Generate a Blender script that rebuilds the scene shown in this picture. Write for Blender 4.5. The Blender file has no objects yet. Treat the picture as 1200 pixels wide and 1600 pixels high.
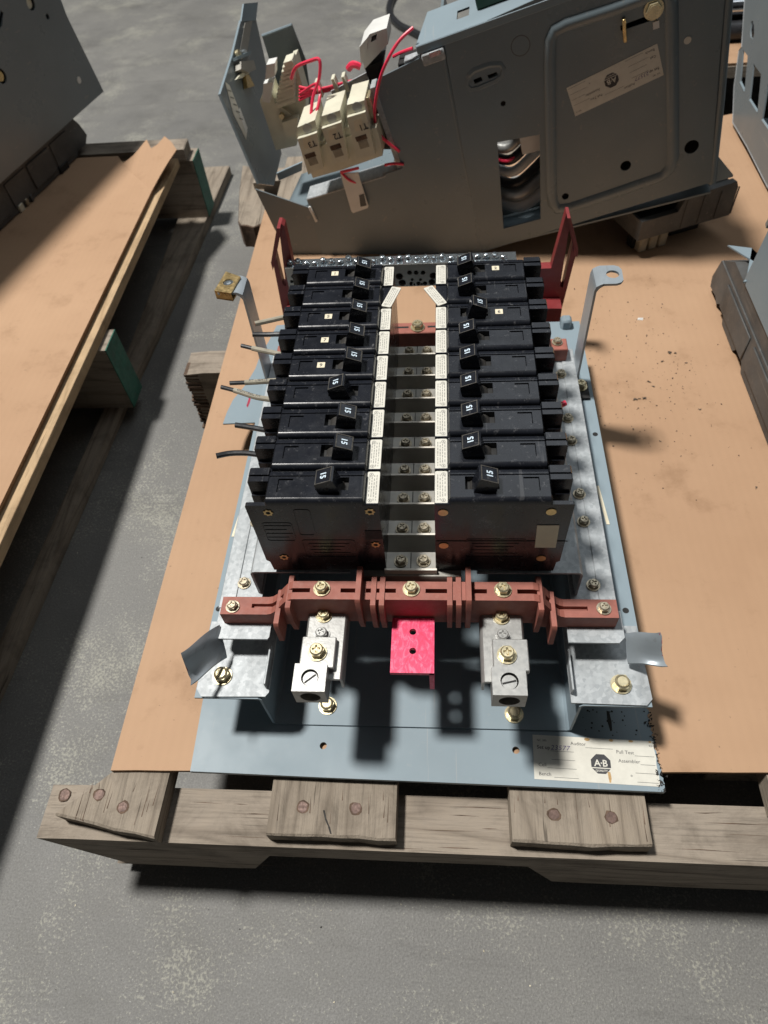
import bpy, bmesh, math, random
from mathutils import Vector, Matrix
from mathutils.geometry import tessellate_polygon
random.seed(7)
sc = bpy.context.scene
COL = sc.collection
# ---------------------------------------------------------------- camera, light, exposure
# all lengths below are millimetres; z = 0 is the top of the breaker row, the floor lies at z = FLOOR
FLOOR = -303.0
def W(p): return Vector((p[0]*.001, p[1]*.001, (p[2]-FLOOR)*.001))
CAM = Vector((20.7397, -232.0501, 306.4764)); FPX = 1068.614
RT = Vector((0.99625514, 0.04863881, -0.07148404)); UP = Vector((0.00352149, 0.80325503, 0.59562484)); FW = Vector((-0.0863904, 0.59364604, -0.80007567))
cam = bpy.data.cameras.new('camera'); camo = bpy.data.objects.new('camera', cam); COL.objects.link(camo)
camo.matrix_world = Matrix.Translation(W(CAM)) @ Matrix((RT, UP, -FW)).transposed().to_4x4()
cam.sensor_fit = 'VERTICAL'; cam.sensor_height = 36; cam.lens = 36*FPX/1600; cam.clip_start = .02; cam.clip_end = 60
cam.dof.use_dof = True; cam.dof.focus_distance = .45; cam.dof.aperture_fstop = 13
sc.camera = camo
wd = bpy.data.worlds.new('World'); sc.world = wd; wd.use_nodes = True
wd.node_tree.nodes['Background'].inputs[0].default_value = (.95, .98, 1, 1); wd.node_tree.nodes['Background'].inputs[1].default_value = .04
# one ceiling lamp of the hall, high up on the left
la = bpy.data.lights.new('ceiling_lamp', 'AREA'); la.shape = 'DISK'; la.size = .60; la.energy = 440; la.color = (1, .97, .92)
lo = bpy.data.objects.new('ceiling_lamp', la); COL.objects.link(lo); LP = Vector((-1780, 720, 5000)); lo.location = W(LP)
lo.rotation_euler = (W((0, 150, -150))-W(LP)).to_track_quat('-Z', 'Y').to_euler()
# big soft fill light added behind and to the right, not a seen source
dl = bpy.data.lights.new('soft_fill', 'AREA'); dl.shape = 'RECTANGLE'; dl.size = 3.6; dl.size_y = 3.0; dl.energy = 42; dl.color = (.90, .96, 1); FILL_POS = (1300, 2600, 4000)
do_ = bpy.data.objects.new('soft_fill', dl); COL.objects.link(do_); do_.location = W(FILL_POS); do_.rotation_euler = (W((0, 400, -100))-W(FILL_POS)).to_track_quat('-Z', 'Y').to_euler()
sc.view_settings.view_transform = 'Standard'; sc.view_settings.look = 'None'; sc.view_settings.exposure = 0; sc.view_settings.gamma = 1

# measuring helpers: a sight line of the surveyed photo meets a known plane
def ray(x, y): return FW + RT*((x-600)/FPX) - UP*((y-800)/FPX)
def onz(x, y, z):
    d = ray(x, y); t = (z-CAM.z)/d.z; return CAM + d*t
def ony(x, y, Y):
    d = ray(x, y); t = (Y-CAM.y)/d.y; return CAM + d*t

# ---------------------------------------------------------------- materials
def nodes(name):
    m = bpy.data.materials.new(name); m.use_nodes = True; nt = m.node_tree
    return m, nt, nt.nodes['Principled BSDF']
def N(nt, t, **k):
    n = nt.nodes.new(t)
    for a, v in k.items(): setattr(n, a, v)
    return n
def coords(nt, scale=(1, 1, 1), vary=True, which='Object'):
    tc = N(nt, 'ShaderNodeTexCoord'); mp = N(nt, 'ShaderNodeMapping'); mp.inputs['Scale'].default_value = scale
    nt.links.new(tc.outputs[which], mp.inputs['Vector'])
    if vary:
        oi = N(nt, 'ShaderNodeObjectInfo'); mu = N(nt, 'ShaderNodeMath', operation='MULTIPLY'); mu.inputs[1].default_value = 37.
        nt.links.new(oi.outputs['Random'], mu.inputs[0]); nt.links.new(mu.outputs[0], mp.inputs['Location'])
    return mp.outputs[0]
def noise(nt, vec, scale, detail=4, rough=.6, dist=0):
    n = N(nt, 'ShaderNodeTexNoise'); n.inputs['Scale'].default_value = scale; n.inputs['Detail'].default_value = detail
    n.inputs['Roughness'].default_value = rough; n.inputs['Distortion'].default_value = dist
    nt.links.new(vec, n.inputs['Vector']); return n.outputs['Fac']
def ramp(nt, fac, stops):
    r = N(nt, 'ShaderNodeValToRGB'); e = r.color_ramp.elements
    while len(e) < len(stops): e.new(.5)
    for i, (p, c) in enumerate(stops):
        e[i].position = p; e[i].color = (*c, 1) if len(c) == 3 else c
    nt.links.new(fac, r.inputs[0]); return r.outputs[0]
def g(v): return (v, v, v)
def mixc(nt, fac, a, b, mode='MIX'):
    m = N(nt, 'ShaderNodeMix', data_type='RGBA', blend_type=mode)
    for s, v in ((0, fac), (6, a), (7, b)):
        if isinstance(v, (int, float)): m.inputs[s].default_value = v
        elif isinstance(v, tuple): m.inputs[s].default_value = (*v, 1)
        else: nt.links.new(v, m.inputs[s])
    return m.outputs[2]
def bump(nt, bs, h, strength=.2, dist=.001):
    b = N(nt, 'ShaderNodeBump'); b.inputs['Strength'].default_value = strength; b.inputs['Distance'].default_value = dist
    nt.links.new(h, b.inputs['Height']); nt.links.new(b.outputs[0], bs.inputs['Normal'])
def simple(name, col, rough=.5, metal=0., var=.15, scale=60, rvar=.1, bmp=0., bscale=400, dust=0., dustcol=(.32, .30, .26), vary=True, spec=.5, scr=0.):
    m, nt, bs = nodes(name); v = coords(nt, vary=vary)
    n1 = noise(nt, v, scale, 5)
    lo_ = tuple(c*(1-var) for c in col); hi = tuple(min(1, c*(1+var)) for c in col)
    c = ramp(nt, n1, [(.3, lo_), (.7, hi)])
    if dust:
        d = noise(nt, v, 220, 6, .75); d2 = noise(nt, v, 35, 3)
        dm = N(nt, 'ShaderNodeMath', operation='MULTIPLY'); nt.links.new(ramp(nt, d, [(.58, g(0)), (.70, g(1))]), dm.inputs[0]); nt.links.new(ramp(nt, d2, [(.35, g(.15)), (.7, g(dust))]), dm.inputs[1])
        c = mixc(nt, dm.outputs[0], c, dustcol)
    if scr:
        for ang, sc_ in ((.5, 1.), (2.0, 1.7)):
            mp2 = N(nt, 'ShaderNodeMapping'); mp2.inputs['Rotation'].default_value = (ang*.7, ang*1.3, ang); mp2.inputs['Scale'].default_value = (1, .035, 1); nt.links.new(v, mp2.inputs['Vector'])
            c = mixc(nt, ramp(nt, noise(nt, mp2.outputs[0], 150*sc_, 2, .5), [(.70, g(0)), (.735, g(scr))]), c, dustcol)
    nt.links.new(c, bs.inputs['Base Color'])
    n2 = noise(nt, v, scale*2.3, 4)
    nt.links.new(ramp(nt, n2, [(.3, g(max(.03, rough-rvar))), (.7, g(min(1, rough+rvar)))]), bs.inputs['Roughness'])
    bs.inputs['Metallic'].default_value = metal; bs.inputs['Specular IOR Level'].default_value = spec
    if bmp: bump(nt, bs, noise(nt, v, bscale, 4), bmp, .0006)
    return m

def mk_concrete():
    m, nt, bs = nodes('concrete'); v = coords(nt, vary=False)
    big = noise(nt, v, 1.7, 6, .62, .5); mid = noise(nt, v, 8, 8, .72, .4); fine = noise(nt, v, 400, 3.5, .68); fl = noise(nt, v, 620, 3, .6)
    base = ramp(nt, big, [(.25, (.122, .122, .118)), (.5, (.150, .148, .141)), (.75, (.180, .177, .166))])
    c = mixc(nt, .9, base, ramp(nt, mid, [(.32, g(.84)), (.5, g(1)), (.68, (1.1, 1.095, 1.08))]), 'MULTIPLY')
    c = mixc(nt, .8, c, ramp(nt, fl, [(.3, g(.72)), (.5, g(1)), (.7, g(1.3))]), 'MULTIPLY')
    # worn patches where pale fines show through as clouds of specks
    pm = N(nt, 'ShaderNodeMath', operation='ADD'); pm.use_clamp = True; sub = N(nt, 'ShaderNodeMath', operation='MULTIPLY_ADD'); sub.inputs[1].default_value = .95; sub.inputs[2].default_value = -.535
    nt.links.new(noise(nt, v, 7.5, 8, .74, .2), sub.inputs[0]); nt.links.new(fine, pm.inputs[0]); nt.links.new(sub.outputs[0], pm.inputs[1])
    c = mixc(nt, ramp(nt, pm.outputs[0], [(.505, g(0)), (.58, g(.50)), (.70, g(.82))]), c, (.33, .325, .275))
    c = mixc(nt, ramp(nt, fl, [(.69, g(0)), (.74, g(.8))]), c, (.50, .50, .46))
    c = mixc(nt, ramp(nt, noise(nt, v, 330, 3), [(.24, g(.7)), (.33, g(0))]), c, (.055, .055, .055))
    sv = coords(nt, (1.0, 6, 1), False); sn = noise(nt, sv, 2.2, 7, .7, 1.2)
    c = mixc(nt, ramp(nt, sn, [(.58, g(0)), (.65, g(.24)), (.72, g(0))]), c, (.055, .052, .048))
    nt.links.new(c, bs.inputs['Base Color'])
    nt.links.new(ramp(nt, mid, [(.3, g(.5)), (.7, g(.8))]), bs.inputs['Roughness'])
    bump(nt, bs, fine, .45, .0010); return m
def mk_wood(name, axis, cols, dirt=.5, freq=1.):
    m, nt, bs = nodes(name)
    s = [1, 1, 1]; s[axis] = .11; s2 = [1, 1, 1]; s2[axis] = .035
    v = coords(nt, tuple(s)); vf = coords(nt, tuple(s2)); v0 = coords(nt)
    # growth rings: warped bands that bulge round knots
    wn = N(nt, 'ShaderNodeTexNoise'); wn.inputs['Scale'].default_value = 13*freq; wn.inputs['Detail'].default_value = 3; nt.links.new(v, wn.inputs['Vector'])
    mr = N(nt, 'ShaderNodeMath', operation='MULTIPLY'); mr.inputs[1].default_value = 24; nt.links.new(wn.outputs['Fac'], mr.inputs[0])
    fr = N(nt, 'ShaderNodeMath', operation='PINGPONG'); fr.inputs[1].default_value = 1; nt.links.new(mr.outputs[0], fr.inputs[0])
    fine = noise(nt, vf, 520*freq, 5, .7)
    c = ramp(nt, fr.outputs[0], [(.0, cols[2]), (.55, cols[2]), (.82, cols[1]), (1., cols[0])])
    c = mixc(nt, .42, mixc(nt, .5, cols[2], cols[1]), c)
    c = mixc(nt, .6, c, ramp(nt, fine, [(.3, g(.42)), (.47, g(.95)), (.7, g(1.12))]), 'MULTIPLY')
    c = mixc(nt, dirt, c, ramp(nt, noise(nt, v0, 22, 7, .72, .5), [(.33, (.34, .32, .30)), (.52, (1., 1., 1.)), (.7, (1.16, 1.13, 1.08))]), 'MULTIPLY')
    c = mixc(nt, ramp(nt, noise(nt, vf, 260, 3, .5), [(.68, g(0)), (.71, g(.65))]), c, tuple(x*.35 for x in cols[0]))
    nt.links.new(c, bs.inputs['Base Color']); bs.inputs['Roughness'].default_value = .85; bs.inputs['Specular IOR Level'].default_value = .25
    bump(nt, bs, fine, .6, .0016); return m
def mk_card(name='cardboard'):
    m, nt, bs = nodes(name); v = coords(nt)
    wv = N(nt, 'ShaderNodeTexWave', wave_type='BANDS', bands_direction='X'); wv.inputs['Scale'].default_value = 42; wv.inputs['Distortion'].default_value = .25
    nt.links.new(v, wv.inputs['Vector'])
    c = ramp(nt, noise(nt, v, 3.2, 6, .6), [(.3, (.365, .225, .135)), (.7, (.440, .282, .175))])
    c = mixc(nt, .5, c, ramp(nt, wv.outputs['Fac'], [(.2, g(.985)), (.8, g(1.012))]), 'MULTIPLY')
    c = mixc(nt, .8, c, ramp(nt, noise(nt, v, 16, 6, .7), [(.28, (.74, .71, .67)), (.44, (1, 1, 1)), (.68, (1.04, 1.045, 1.05))]), 'MULTIPLY')
    sv = coords(nt, (1, .3, 1)); c = mixc(nt, ramp(nt, noise(nt, sv, 40, 5, .7), [(.66, g(0)), (.78, g(.4))]), c, (.2, .12, .07))
    c = mixc(nt, ramp(nt, noise(nt, v, 240, 3), [(.70, g(0)), (.76, g(.6))]), c, (.13, .085, .05))
    nt.links.new(c, bs.inputs['Base Color']); bs.inputs['Roughness'].default_value = .75; bs.inputs['Specular IOR Level'].default_value = .3
    bump(nt, bs, wv.outputs['Fac'], .03, .0004); return m
def mk_galv():
    m, nt, bs = nodes('galvanised_steel'); v = coords(nt)
    vo = N(nt, 'ShaderNodeTexVoronoi'); vo.inputs['Scale'].default_value = 420; nt.links.new(v, vo.inputs['Vector'])
    c = ramp(nt, vo.outputs['Color'], [(.15, (.32, .345, .36)), (.85, (.43, .455, .47))])
    st = coords(nt, (1, .15, 1)); c = mixc(nt, .55, c, ramp(nt, noise(nt, st, 45, 5, .65), [(.34, g(.58)), (.6, g(1.1))]), 'MULTIPLY')
    c = mixc(nt, ramp(nt, noise(nt, v, 70, 6, .75), [(.69, g(0)), (.74, g(.8))]), c, (.16, .085, .055))
    nt.links.new(c, bs.inputs['Base Color']); bs.inputs['Metallic'].default_value = .2
    nt.links.new(ramp(nt, noise(nt, v, 120, 4), [(.3, g(.44)), (.7, g(.6))]), bs.inputs['Roughness'])
    bump(nt, bs, noise(nt, v, 900, 3), .08, .0004); return m
M = {}
M['concrete'] = mk_concrete()
GREYW = [(.10, .080, .062), (.235, .196, .157), (.32, .274, .224)]
M['wood_x'] = mk_wood('weathered_wood', 0, GREYW); M['wood_y'] = mk_wood('weathered_board', 1, [(.085, .068, .052), (.215, .178, .140), (.305, .260, .208)])
M['wood_new'] = mk_wood('pale_timber', 0, [(.30, .20, .11), (.46, .33, .20), (.54, .40, .25)], .35); M['wood_newy'] = mk_wood('pale_deck_timber', 1, [(.27, .18, .10), (.42, .29, .17), (.5, .36, .22)], .35)
M['rot'] = simple('rotten_wood', (.10, .065, .045), .95, 0, .6, 90, .05, .8, 160)
M['card'] = mk_card()
M['cardedge'] = simple('cardboard_edge', (.26, .155, .085), .9, 0, .5, 700, .05, .6, 500)
M['paint'] = simple('blue_grey_paint', (.215, .272, .308), .50, 0, .07, 9, .08, .03, 900, .22, (.33, .33, .32), spec=.3, scr=0.35)
M['paint2'] = simple('unit_grey_paint', (.155, .182, .198), .33, 0, .1, 7, .1, .03, 700, .28, (.28, .27, .25), scr=0.4)
M['paint3'] = simple('dark_unit_paint', (.158, .198, .220), .34, 0, .1, 7, .12, .03, 700, .24, (.28, .27, .25), scr=0.4)
M['galv'] = mk_galv()
M['steel'] = simple('smooth_zinc_steel', (.33, .375, .41), .36, .35, .08, 25, .08, .04, 500, .15, (.2, .2, .2), scr=0.3)
M['bplastic'] = simple('black_plastic', (.0105, .0120, .0165), .24, 0, .2, 60, .06, .03, 600, .6, (.20, .20, .205), scr=0.14)
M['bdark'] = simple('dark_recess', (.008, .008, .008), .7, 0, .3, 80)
M['drum'] = simple('grimy_drum', (.022, .02, .018), .7, 0, .5, 300, .1, .5, 500, .9, (.20, .18, .15))
M['dusty'] = simple('dusty_black', (.05, .046, .04), .75, 0, .6, 260, .1, .6, 500, .9, (.3, .28, .24))
M['red'] = simple('red_insulator', (.29, .098, .072), .62, 0, .14, 120, .1, .22, 900, .28, (.42, .22, .18))
M['maroon'] = simple('maroon_insulator', (.215, .03, .032), .45, 0, .12, 60, .08, .1, 700, .1, (.4, .2, .18))
M['alu'] = simple('aluminium', (.37, .37, .357), .38, .45, .10, 160, .1, .12, 700)
M['zinc'] = simple('yellow_zinc', (.56, .49, .32), .33, .7, .22, 160, .1, .1, 500)
M['zincdull'] = simple('dull_zinc_screw', (.40, .35, .26), .36, .7, .35, 200, .1, .2, 500)
M['bright'] = simple('bright_zinc', (.68, .74, .78), .16, .92, .12, 200, .06)
M['nickel'] = simple('tinned_bus', (.36, .345, .31), .40, .5, .12, 60, .08, .04, 500)
M['busface_lit'] = simple('bus_face_lit', (.78, .73, .64), .42, .25, .1, 60, .08, .04, 500)  # tab metal made paler, so light on the front faces is in the colour
M['brass'] = simple('brass', (.62, .46, .22), .35, .85, .2, 160)
M['label'] = simple('label_paper', (.60, .585, .52), .55, 0, .07, 120, .05, .05, 700, .25, (.42, .37, .28))
M['label2'] = simple('cream_sticker', (.66, .60, .45), .6, 0, .06, 120)
M['greyprint'] = simple('grey_print', (.20, .195, .18), .7, 0, .2, 300)
M['ink'] = simple('black_ink', (.035, .035, .04), .6, 0, .2, 300)
M['pen'] = simple('violet_pen', (.10, .07, .20), .6, 0, .2, 300)
M['rust'] = simple('rust_stain', (.45, .29, .13), .8, 0, .2, 300)
M['white'] = simple('white_plastic', (.66, .66, .64), .45, 0, .06, 60)
M['figure'] = simple('pale_figures', (.60, .72, .82), .5, 0, .05, 60)
M['cream'] = simple('cream_plastic', (.62, .60, .48), .42, 0, .10, 50, .08, .05, 400, .2, (.35, .28, .16))
M['pinkwire'] = simple('pink_wire', (.72, .035, .085), .35, 0, .12, 60)
M['blackwire'] = simple('black_wire', (.02, .021, .024), .36, 0, .3, 100, .1, .1, 400, .4, (.15, .15, .15))
M['sleeve'] = simple('beige_sleeve', (.30, .275, .215), .7, 0, .2, 120, .1, .2, 500, .3, (.16, .14, .11))
M['copper'] = simple('copper', (.6, .25, .14), .4, .8, .2, 200)
M['green'] = simple('green_paint', (.006, .10, .066), .6, 0, .3, 80, .1, .2, 300, .3, (.25, .22, .15))
M['pcb'] = simple('dark_green_cover', (.004, .05, .022), .35, 0, .1, 30)
M['nail'] = simple('rusty_nail', (.12, .078, .065), .6, .5, .35, 260, .1, .3, 500)
M['moulding'] = simple('dusty_dark_moulding', (.078, .079, .078), .55, 0, .35, 22, .12, .12, 300, 0.7, (.20, .19, .175), scr=0.5)
M['chrome'] = simple('chrome', (.75, .77, .8), .10, 1, .05, 20)
M['crumb'] = simple('grey_brown_crumbs', (.115, .088, .066), .95, 0, .5, 400)
M['soot'] = simple('black_debris', (.03, .028, .026), .9, 0, .4, 200)
M['edgeburn'] = simple('red_paint_edge', (.33, .012, .045), .5, 0, .2, 200)
def mk_pink():
    m, nt, bs = nodes('pink_fibreglass'); v = coords(nt, (1, .5, 1)); n = noise(nt, v, 170, 5, .7, 2.5)
    c = ramp(nt, n, [(.34, (.62, .012, .075)), (.5, (.74, .03, .12)), (.66, (.86, .15, .26))])
    nt.links.new(c, bs.inputs['Base Color']); bs.inputs['Roughness'].default_value = .45; return m
M['pink'] = mk_pink()

# ---------------------------------------------------------------- mesh helpers
def IDF(a, b, c): return Vector((a, b, c))
def frame(o, u, v, n):
    o, u, v, n = (Vector(t) for t in (o, u, v, n))
    return lambda a, b, c: o + u*a + v*b + n*c
class MB:
    def __init__(s, f=None): s.v = []; s.fc = []; s.mi = []; s.mats = []; s.f = f or IDF
    def idx(s, m):
        if m not in s.mats: s.mats.append(m)
        return s.mats.index(m)
    def add(s, pts, faces, m, f=None):
        f = f or s.f; b = len(s.v); i = s.idx(m)
        s.v += [f(*p) for p in pts]; s.fc += [[b+k for k in q] for q in faces]; s.mi += [i]*len(faces); return s
    def box(s, a, b, m, ch=0., f=None):
        x0, x1 = sorted((a[0], b[0])); y0, y1 = sorted((a[1], b[1])); z0, z1 = sorted((a[2], b[2]))
        if not ch:
            P = [(x0, y0, z0), (x1, y0, z0), (x1, y1, z0), (x0, y1, z0), (x0, y0, z1), (x1, y0, z1), (x1, y1, z1), (x0, y1, z1)]
            return s.add(P, [(3, 2, 1, 0), (4, 5, 6, 7), (0, 1, 5, 4), (1, 2, 6, 5), (2, 3, 7, 6), (3, 0, 4, 7)], m, f)
        ch = min(ch, (x1-x0)*.45, (y1-y0)*.45, (z1-z0)*.45); P = []; ix = {}
        for i, x in enumerate((x0, x1)):
            for j, y in enumerate((y0, y1)):
                for k, z in enumerate((z0, z1)):
                    sx, sy, sz = (1-2*i)*ch, (1-2*j)*ch, (1-2*k)*ch
                    for ax, q in enumerate(((x, y+sy, z+sz), (x+sx, y, z+sz), (x+sx, y+sy, z))):
                        ix[i, j, k, ax] = len(P); P.append(q)
        F = []
        for i in (0, 1):
            F.append([ix[i, j, k, 0] for j, k in ((0, 0), (1, 0), (1, 1), (0, 1))]); F.append([ix[j, i, k, 1] for j, k in ((0, 0), (1, 0), (1, 1), (0, 1))]); F.append([ix[j, k, i, 2] for j, k in ((0, 0), (1, 0), (1, 1), (0, 1))])
            for j in (0, 1):
                F.append([ix[0, i, j, 1], ix[1, i, j, 1], ix[1, i, j, 2], ix[0, i, j, 2]]); F.append([ix[i, 0, j, 0], ix[i, 1, j, 0], ix[i, 1, j, 2], ix[i, 0, j, 2]]); F.append([ix[i, j, 0, 0], ix[i, j, 1, 0], ix[i, j, 1, 1], ix[i, j, 0, 1]])
                for k in (0, 1): F.append([ix[i, j, k, 0], ix[i, j, k, 1], ix[i, j, k, 2]])
        return s.add(P, F, m, f)
    def prism(s, outer, z0, z1, m, holes=(), f=None, side=None):
        loops = [list(outer)]+[list(h) for h in holes]; flat = [p for L in loops for p in L]; n = len(flat)
        if len(loops) == 1 and n <= 4: tris = [list(range(n))]
        else: tris = [list(t) for t in tessellate_polygon([[Vector((p[0], p[1], 0)) for p in L] for L in loops])]
        P = [(p[0], p[1], z1) for p in flat]+[(p[0], p[1], z0) for p in flat]
        s.add(P, tris+[[i+n for i in reversed(t)] for t in tris], m, f)
        b = 0; S = []
        for L in loops:
            k = len(L); S += [(b+i, b+n+i, b+n+(i+1) % k, b+(i+1) % k) for i in range(k)]; b += k
        base = len(s.v)-2*n; i = s.idx(side or m)
        s.fc += [[base+k for k in q] for q in S]; s.mi += [i]*len(S); return s
    def flat(s, outer, z, m, holes=(), f=None):
        loops = [list(outer)]+[list(h) for h in holes]; fl = [p for L in loops for p in L]
        tris = [list(t) for t in tessellate_polygon([[Vector((p[0], p[1], 0)) for p in L] for L in loops])]
        return s.add([(p[0], p[1], z) for p in fl], tris, m, f)
    def tube(s, path, r, m, n=8, f=None, closed=False, cap=None):
        f = f or s.f; P = [Vector(f(*p)) for p in path]; k = len(P); rs = r if isinstance(r, (list, tuple)) else [r]*k
        b = len(s.v); i0 = s.idx(m); up = None
        for i in range(k):
            t = (P[(i+1) % k]-P[i-1]) if closed else (P[min(i+1, k-1)]-P[max(i-1, 0)])
            t.normalize()
            if up is None: up = Vector((0, 0, 1)) if abs(t.z) < .9 else Vector((1, 0, 0))
            x = t.cross(up).normalized(); up = x.cross(t).normalized()
            for j in range(n):
                a = 2*math.pi*j/n; s.v.append(P[i]+x*(math.cos(a)*rs[i])+up*(math.sin(a)*rs[i]))
        for i in range(k if closed else k-1):
            for j in range(n):
                i2 = (i+1) % k; s.fc.append([b+i*n+j, b+i*n+(j+1) % n, b+i2*n+(j+1) % n, b+i2*n+j]); s.mi.append(i0)
        if not closed:
            ci = s.idx(cap or m)
            s.fc.append([b+j for j in reversed(range(n))]); s.fc.append([b+(k-1)*n+j for j in range(n)]); s.mi += [ci, ci]
        return s
    def text(s, txt, f, size, m, lift=.12, bold=0., align='LEFT', spacing=1.):
        cu = bpy.data.curves.new('t', 'FONT'); cu.body = txt; cu.size = size; cu.offset = bold; cu.align_x = align; cu.resolution_u = 2; cu.space_character = spacing
        o = bpy.data.objects.new('t', cu); COL.objects.link(o); dg = bpy.context.evaluated_depsgraph_get(); me = bpy.data.meshes.new_from_object(o.evaluated_get(dg))
        s.add([(v.co.x, v.co.y, lift) for v in me.vertices], [list(p.vertices) for p in me.polygons], m, f)
        bpy.data.objects.remove(o); bpy.data.curves.remove(cu); bpy.data.meshes.remove(me); return s
    def mesh(s, name, root=None, local=False):
        me = bpy.data.meshes.new(name); r = root or Vector((0, 0, 0))
        if local: me.from_pydata([tuple(Vector(p)*.001) for p in s.v], [], s.fc)
        else: me.from_pydata([tuple(W(p)-r) for p in s.v], [], s.fc)
        for m in s.mats: me.materials.append(M[m])
        me.polygons.foreach_set('material_index', s.mi)
        bm = bmesh.new(); bm.from_mesh(me); bmesh.ops.recalc_face_normals(bm, faces=bm.faces); bm.to_mesh(me); bm.free()
        me.polygons.foreach_set('use_smooth', [True]*len(me.polygons)); me.set_sharp_from_angle(angle=math.radians(38)); me.update()
        return me
ROOT = {}
def tag(o, label=None, cat=None, group=None, kind=None):
    for k, v in (('label', label), ('category', cat), ('group', group), ('kind', kind)):
        if v: o[k] = v
    return o
def thing(name, label, cat, loc, group=None):
    o = bpy.data.objects.new(name, None); COL.objects.link(o); o.location = W(loc); o.empty_display_size = .02; ROOT[o.name] = W(loc)
    return tag(o, label, cat, group)
def obj(name, mb, parent=None, label=None):
    r = ROOT[parent.name] if parent else Vector((0, 0, 0)); o = bpy.data.objects.new(name, mb.mesh(name, r)); COL.objects.link(o)
    if parent: o.parent = parent; ROOT[o.name] = r
    if label: o['label'] = label
    return o
def solo(name, mb, label, cat, loc, group=None, kind=None):
    o = bpy.data.objects.new(name, mb.mesh(name, W(loc))); COL.objects.link(o); o.location = W(loc); ROOT[o.name] = W(loc)
    return tag(o, label, cat, group, kind)
def inst(name, me, parent, pos, rot=(0, 0, 0), mat=None):
    o = bpy.data.objects.new(name, me); COL.objects.link(o); o.parent = parent; o.location = W(pos)-ROOT[parent.name]; o.rotation_euler = rot
    if mat is not None: o.rotation_euler = mat.to_euler()
    ROOT[o.name] = W(pos); return o
def circ(cx, cy, r, n=16, ry=None, a0=0): return [(cx+r*math.cos(a0+2*math.pi*i/n), cy+(ry or r)*math.sin(a0+2*math.pi*i/n)) for i in range(n)]
def rrect(x0, y0, x1, y1, r, n=4):
    P = []
    for cx, cy, a in ((x1-r, y1-r, 0), (x0+r, y1-r, 90), (x0+r, y0+r, 180), (x1-r, y0+r, 270)):
        P += [(cx+r*math.cos(math.radians(a+90*i/n)), cy+r*math.sin(math.radians(a+90*i/n))) for i in range(n+1)]
    return P
def rect(x0, y0, x1, y1): return [(x0, y0), (x1, y0), (x1, y1), (x0, y1)]
def spline(P, k=6):
    P = [Vector(p) for p in P]; out = []
    for i in range(len(P)-1):
        a = P[max(i-1, 0)]; b = P[i]; c = P[i+1]; d = P[min(i+2, len(P)-1)]
        for j in range(k):
            t = j/k; out.append(tuple(.5*((2*b)+(c-a)*t+(2*a-5*b+4*c-d)*t*t+(3*b-a-3*c+d)*t*t*t)))
    return out+[tuple(P[-1])]
YZ = lambda x0: (lambda a, b, c: Vector((c, a, b)))        # prism drawn in (y, z), extruded along x
FYZ = lambda a, b, c: Vector((c, a, b))
FXZ = lambda a, b, c: Vector((a, c, b))                     # prism drawn in (x, z), extruded along y

# shared fasteners, drawn at the origin standing on z = 0
def hexbolt(af, h, wr, m, cross=True, dome=.0):
    mb = MB(); r = af/1.732
    mb.prism(circ(0, 0, wr, 20), 0, .9, m)
    hx = circ(0, 0, r, 6); top = circ(0, 0, r*.86, 18)
    mb.prism(hx, .9, h*.82, m)
    b = [(p[0], p[1], h*.82) for p in circ(0, 0, r*.9, 18)]+[(p[0], p[1], h) for p in circ(0, 0, r*.72, 18)]
    mb.add(b, [(i, (i+1) % 18, 18+(i+1) % 18, 18+i) for i in range(18)], m)
    if cross:
        w = r*.15; l = r*.55
        cr = [(w, l), (-w, l), (-w, w), (-l, w), (-l, -w), (-w, -w), (-w, -l), (w, -l), (w, -w), (l, -w), (l, w), (w, w)]
        a = random.random(); cr = [(x*math.cos(a)-y*math.sin(a), x*math.sin(a)+y*math.cos(a)) for x, y in cr]
        mb.flat(circ(0, 0, r*.72, 18), h, m, [cr]); mb.add([(x, y, h) for x, y in cr]+[(x*.5, y*.5, h-1.1) for x, y in cr], [(i, (i+1) % 12, 12+(i+1) % 12, 12+i) for i in range(12)]+[list(range(12, 24))], m)
    else:
        mb.add([(p[0], p[1], h) for p in circ(0, 0, r*.72, 18)]+[(p[0], p[1], h-.5) for p in circ(0, 0, r*.6, 18)], [(i, (i+1) % 18, 18+(i+1) % 18, 18+i) for i in range(18)]+[list(range(18, 36))], m)
    return mb.mesh('bolt', local=True)
BOLT = hexbolt(7.2, 5, 5.4, 'zinc'); BOLT_S = hexbolt(6.2, 4.2, 4.6, 'zincdull'); BOLT_L = hexbolt(9.2, 6.5, 6.6, 'zinc', False); BOLT_B = hexbolt(7, 4.8, 5.2, 'alu'); BOLT_M = hexbolt(8.2, 5.8, 6., 'zinc')
def panhead(r, h, m):
    mb = MB(); k = 12; P = []
    for i, (rr, z) in enumerate(((r, 0), (r*.98, h*.45), (r*.75, h*.85), (r*.5, h))): P += [(x, y, z) for x, y in circ(0, 0, rr, k)]
    F = [(j*k+i, j*k+(i+1) % k, (j+1)*k+(i+1) % k, (j+1)*k+i) for j in range(3) for i in range(k)]
    mb.add(P, F, m); mb.add([(x, y, h) for x, y in circ(0, 0, r*.5, k)]+[(x, y, h*.45) for x, y in circ(0, 0, r*.22, k)], [(i, (i+1) % k, k+(i+1) % k, k+i) for i in range(k)]+[list(range(k, 2*k))], m)
    return mb.mesh('screw', local=True)
SCREW = panhead(3.4, 2.6, 'bright')

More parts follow.
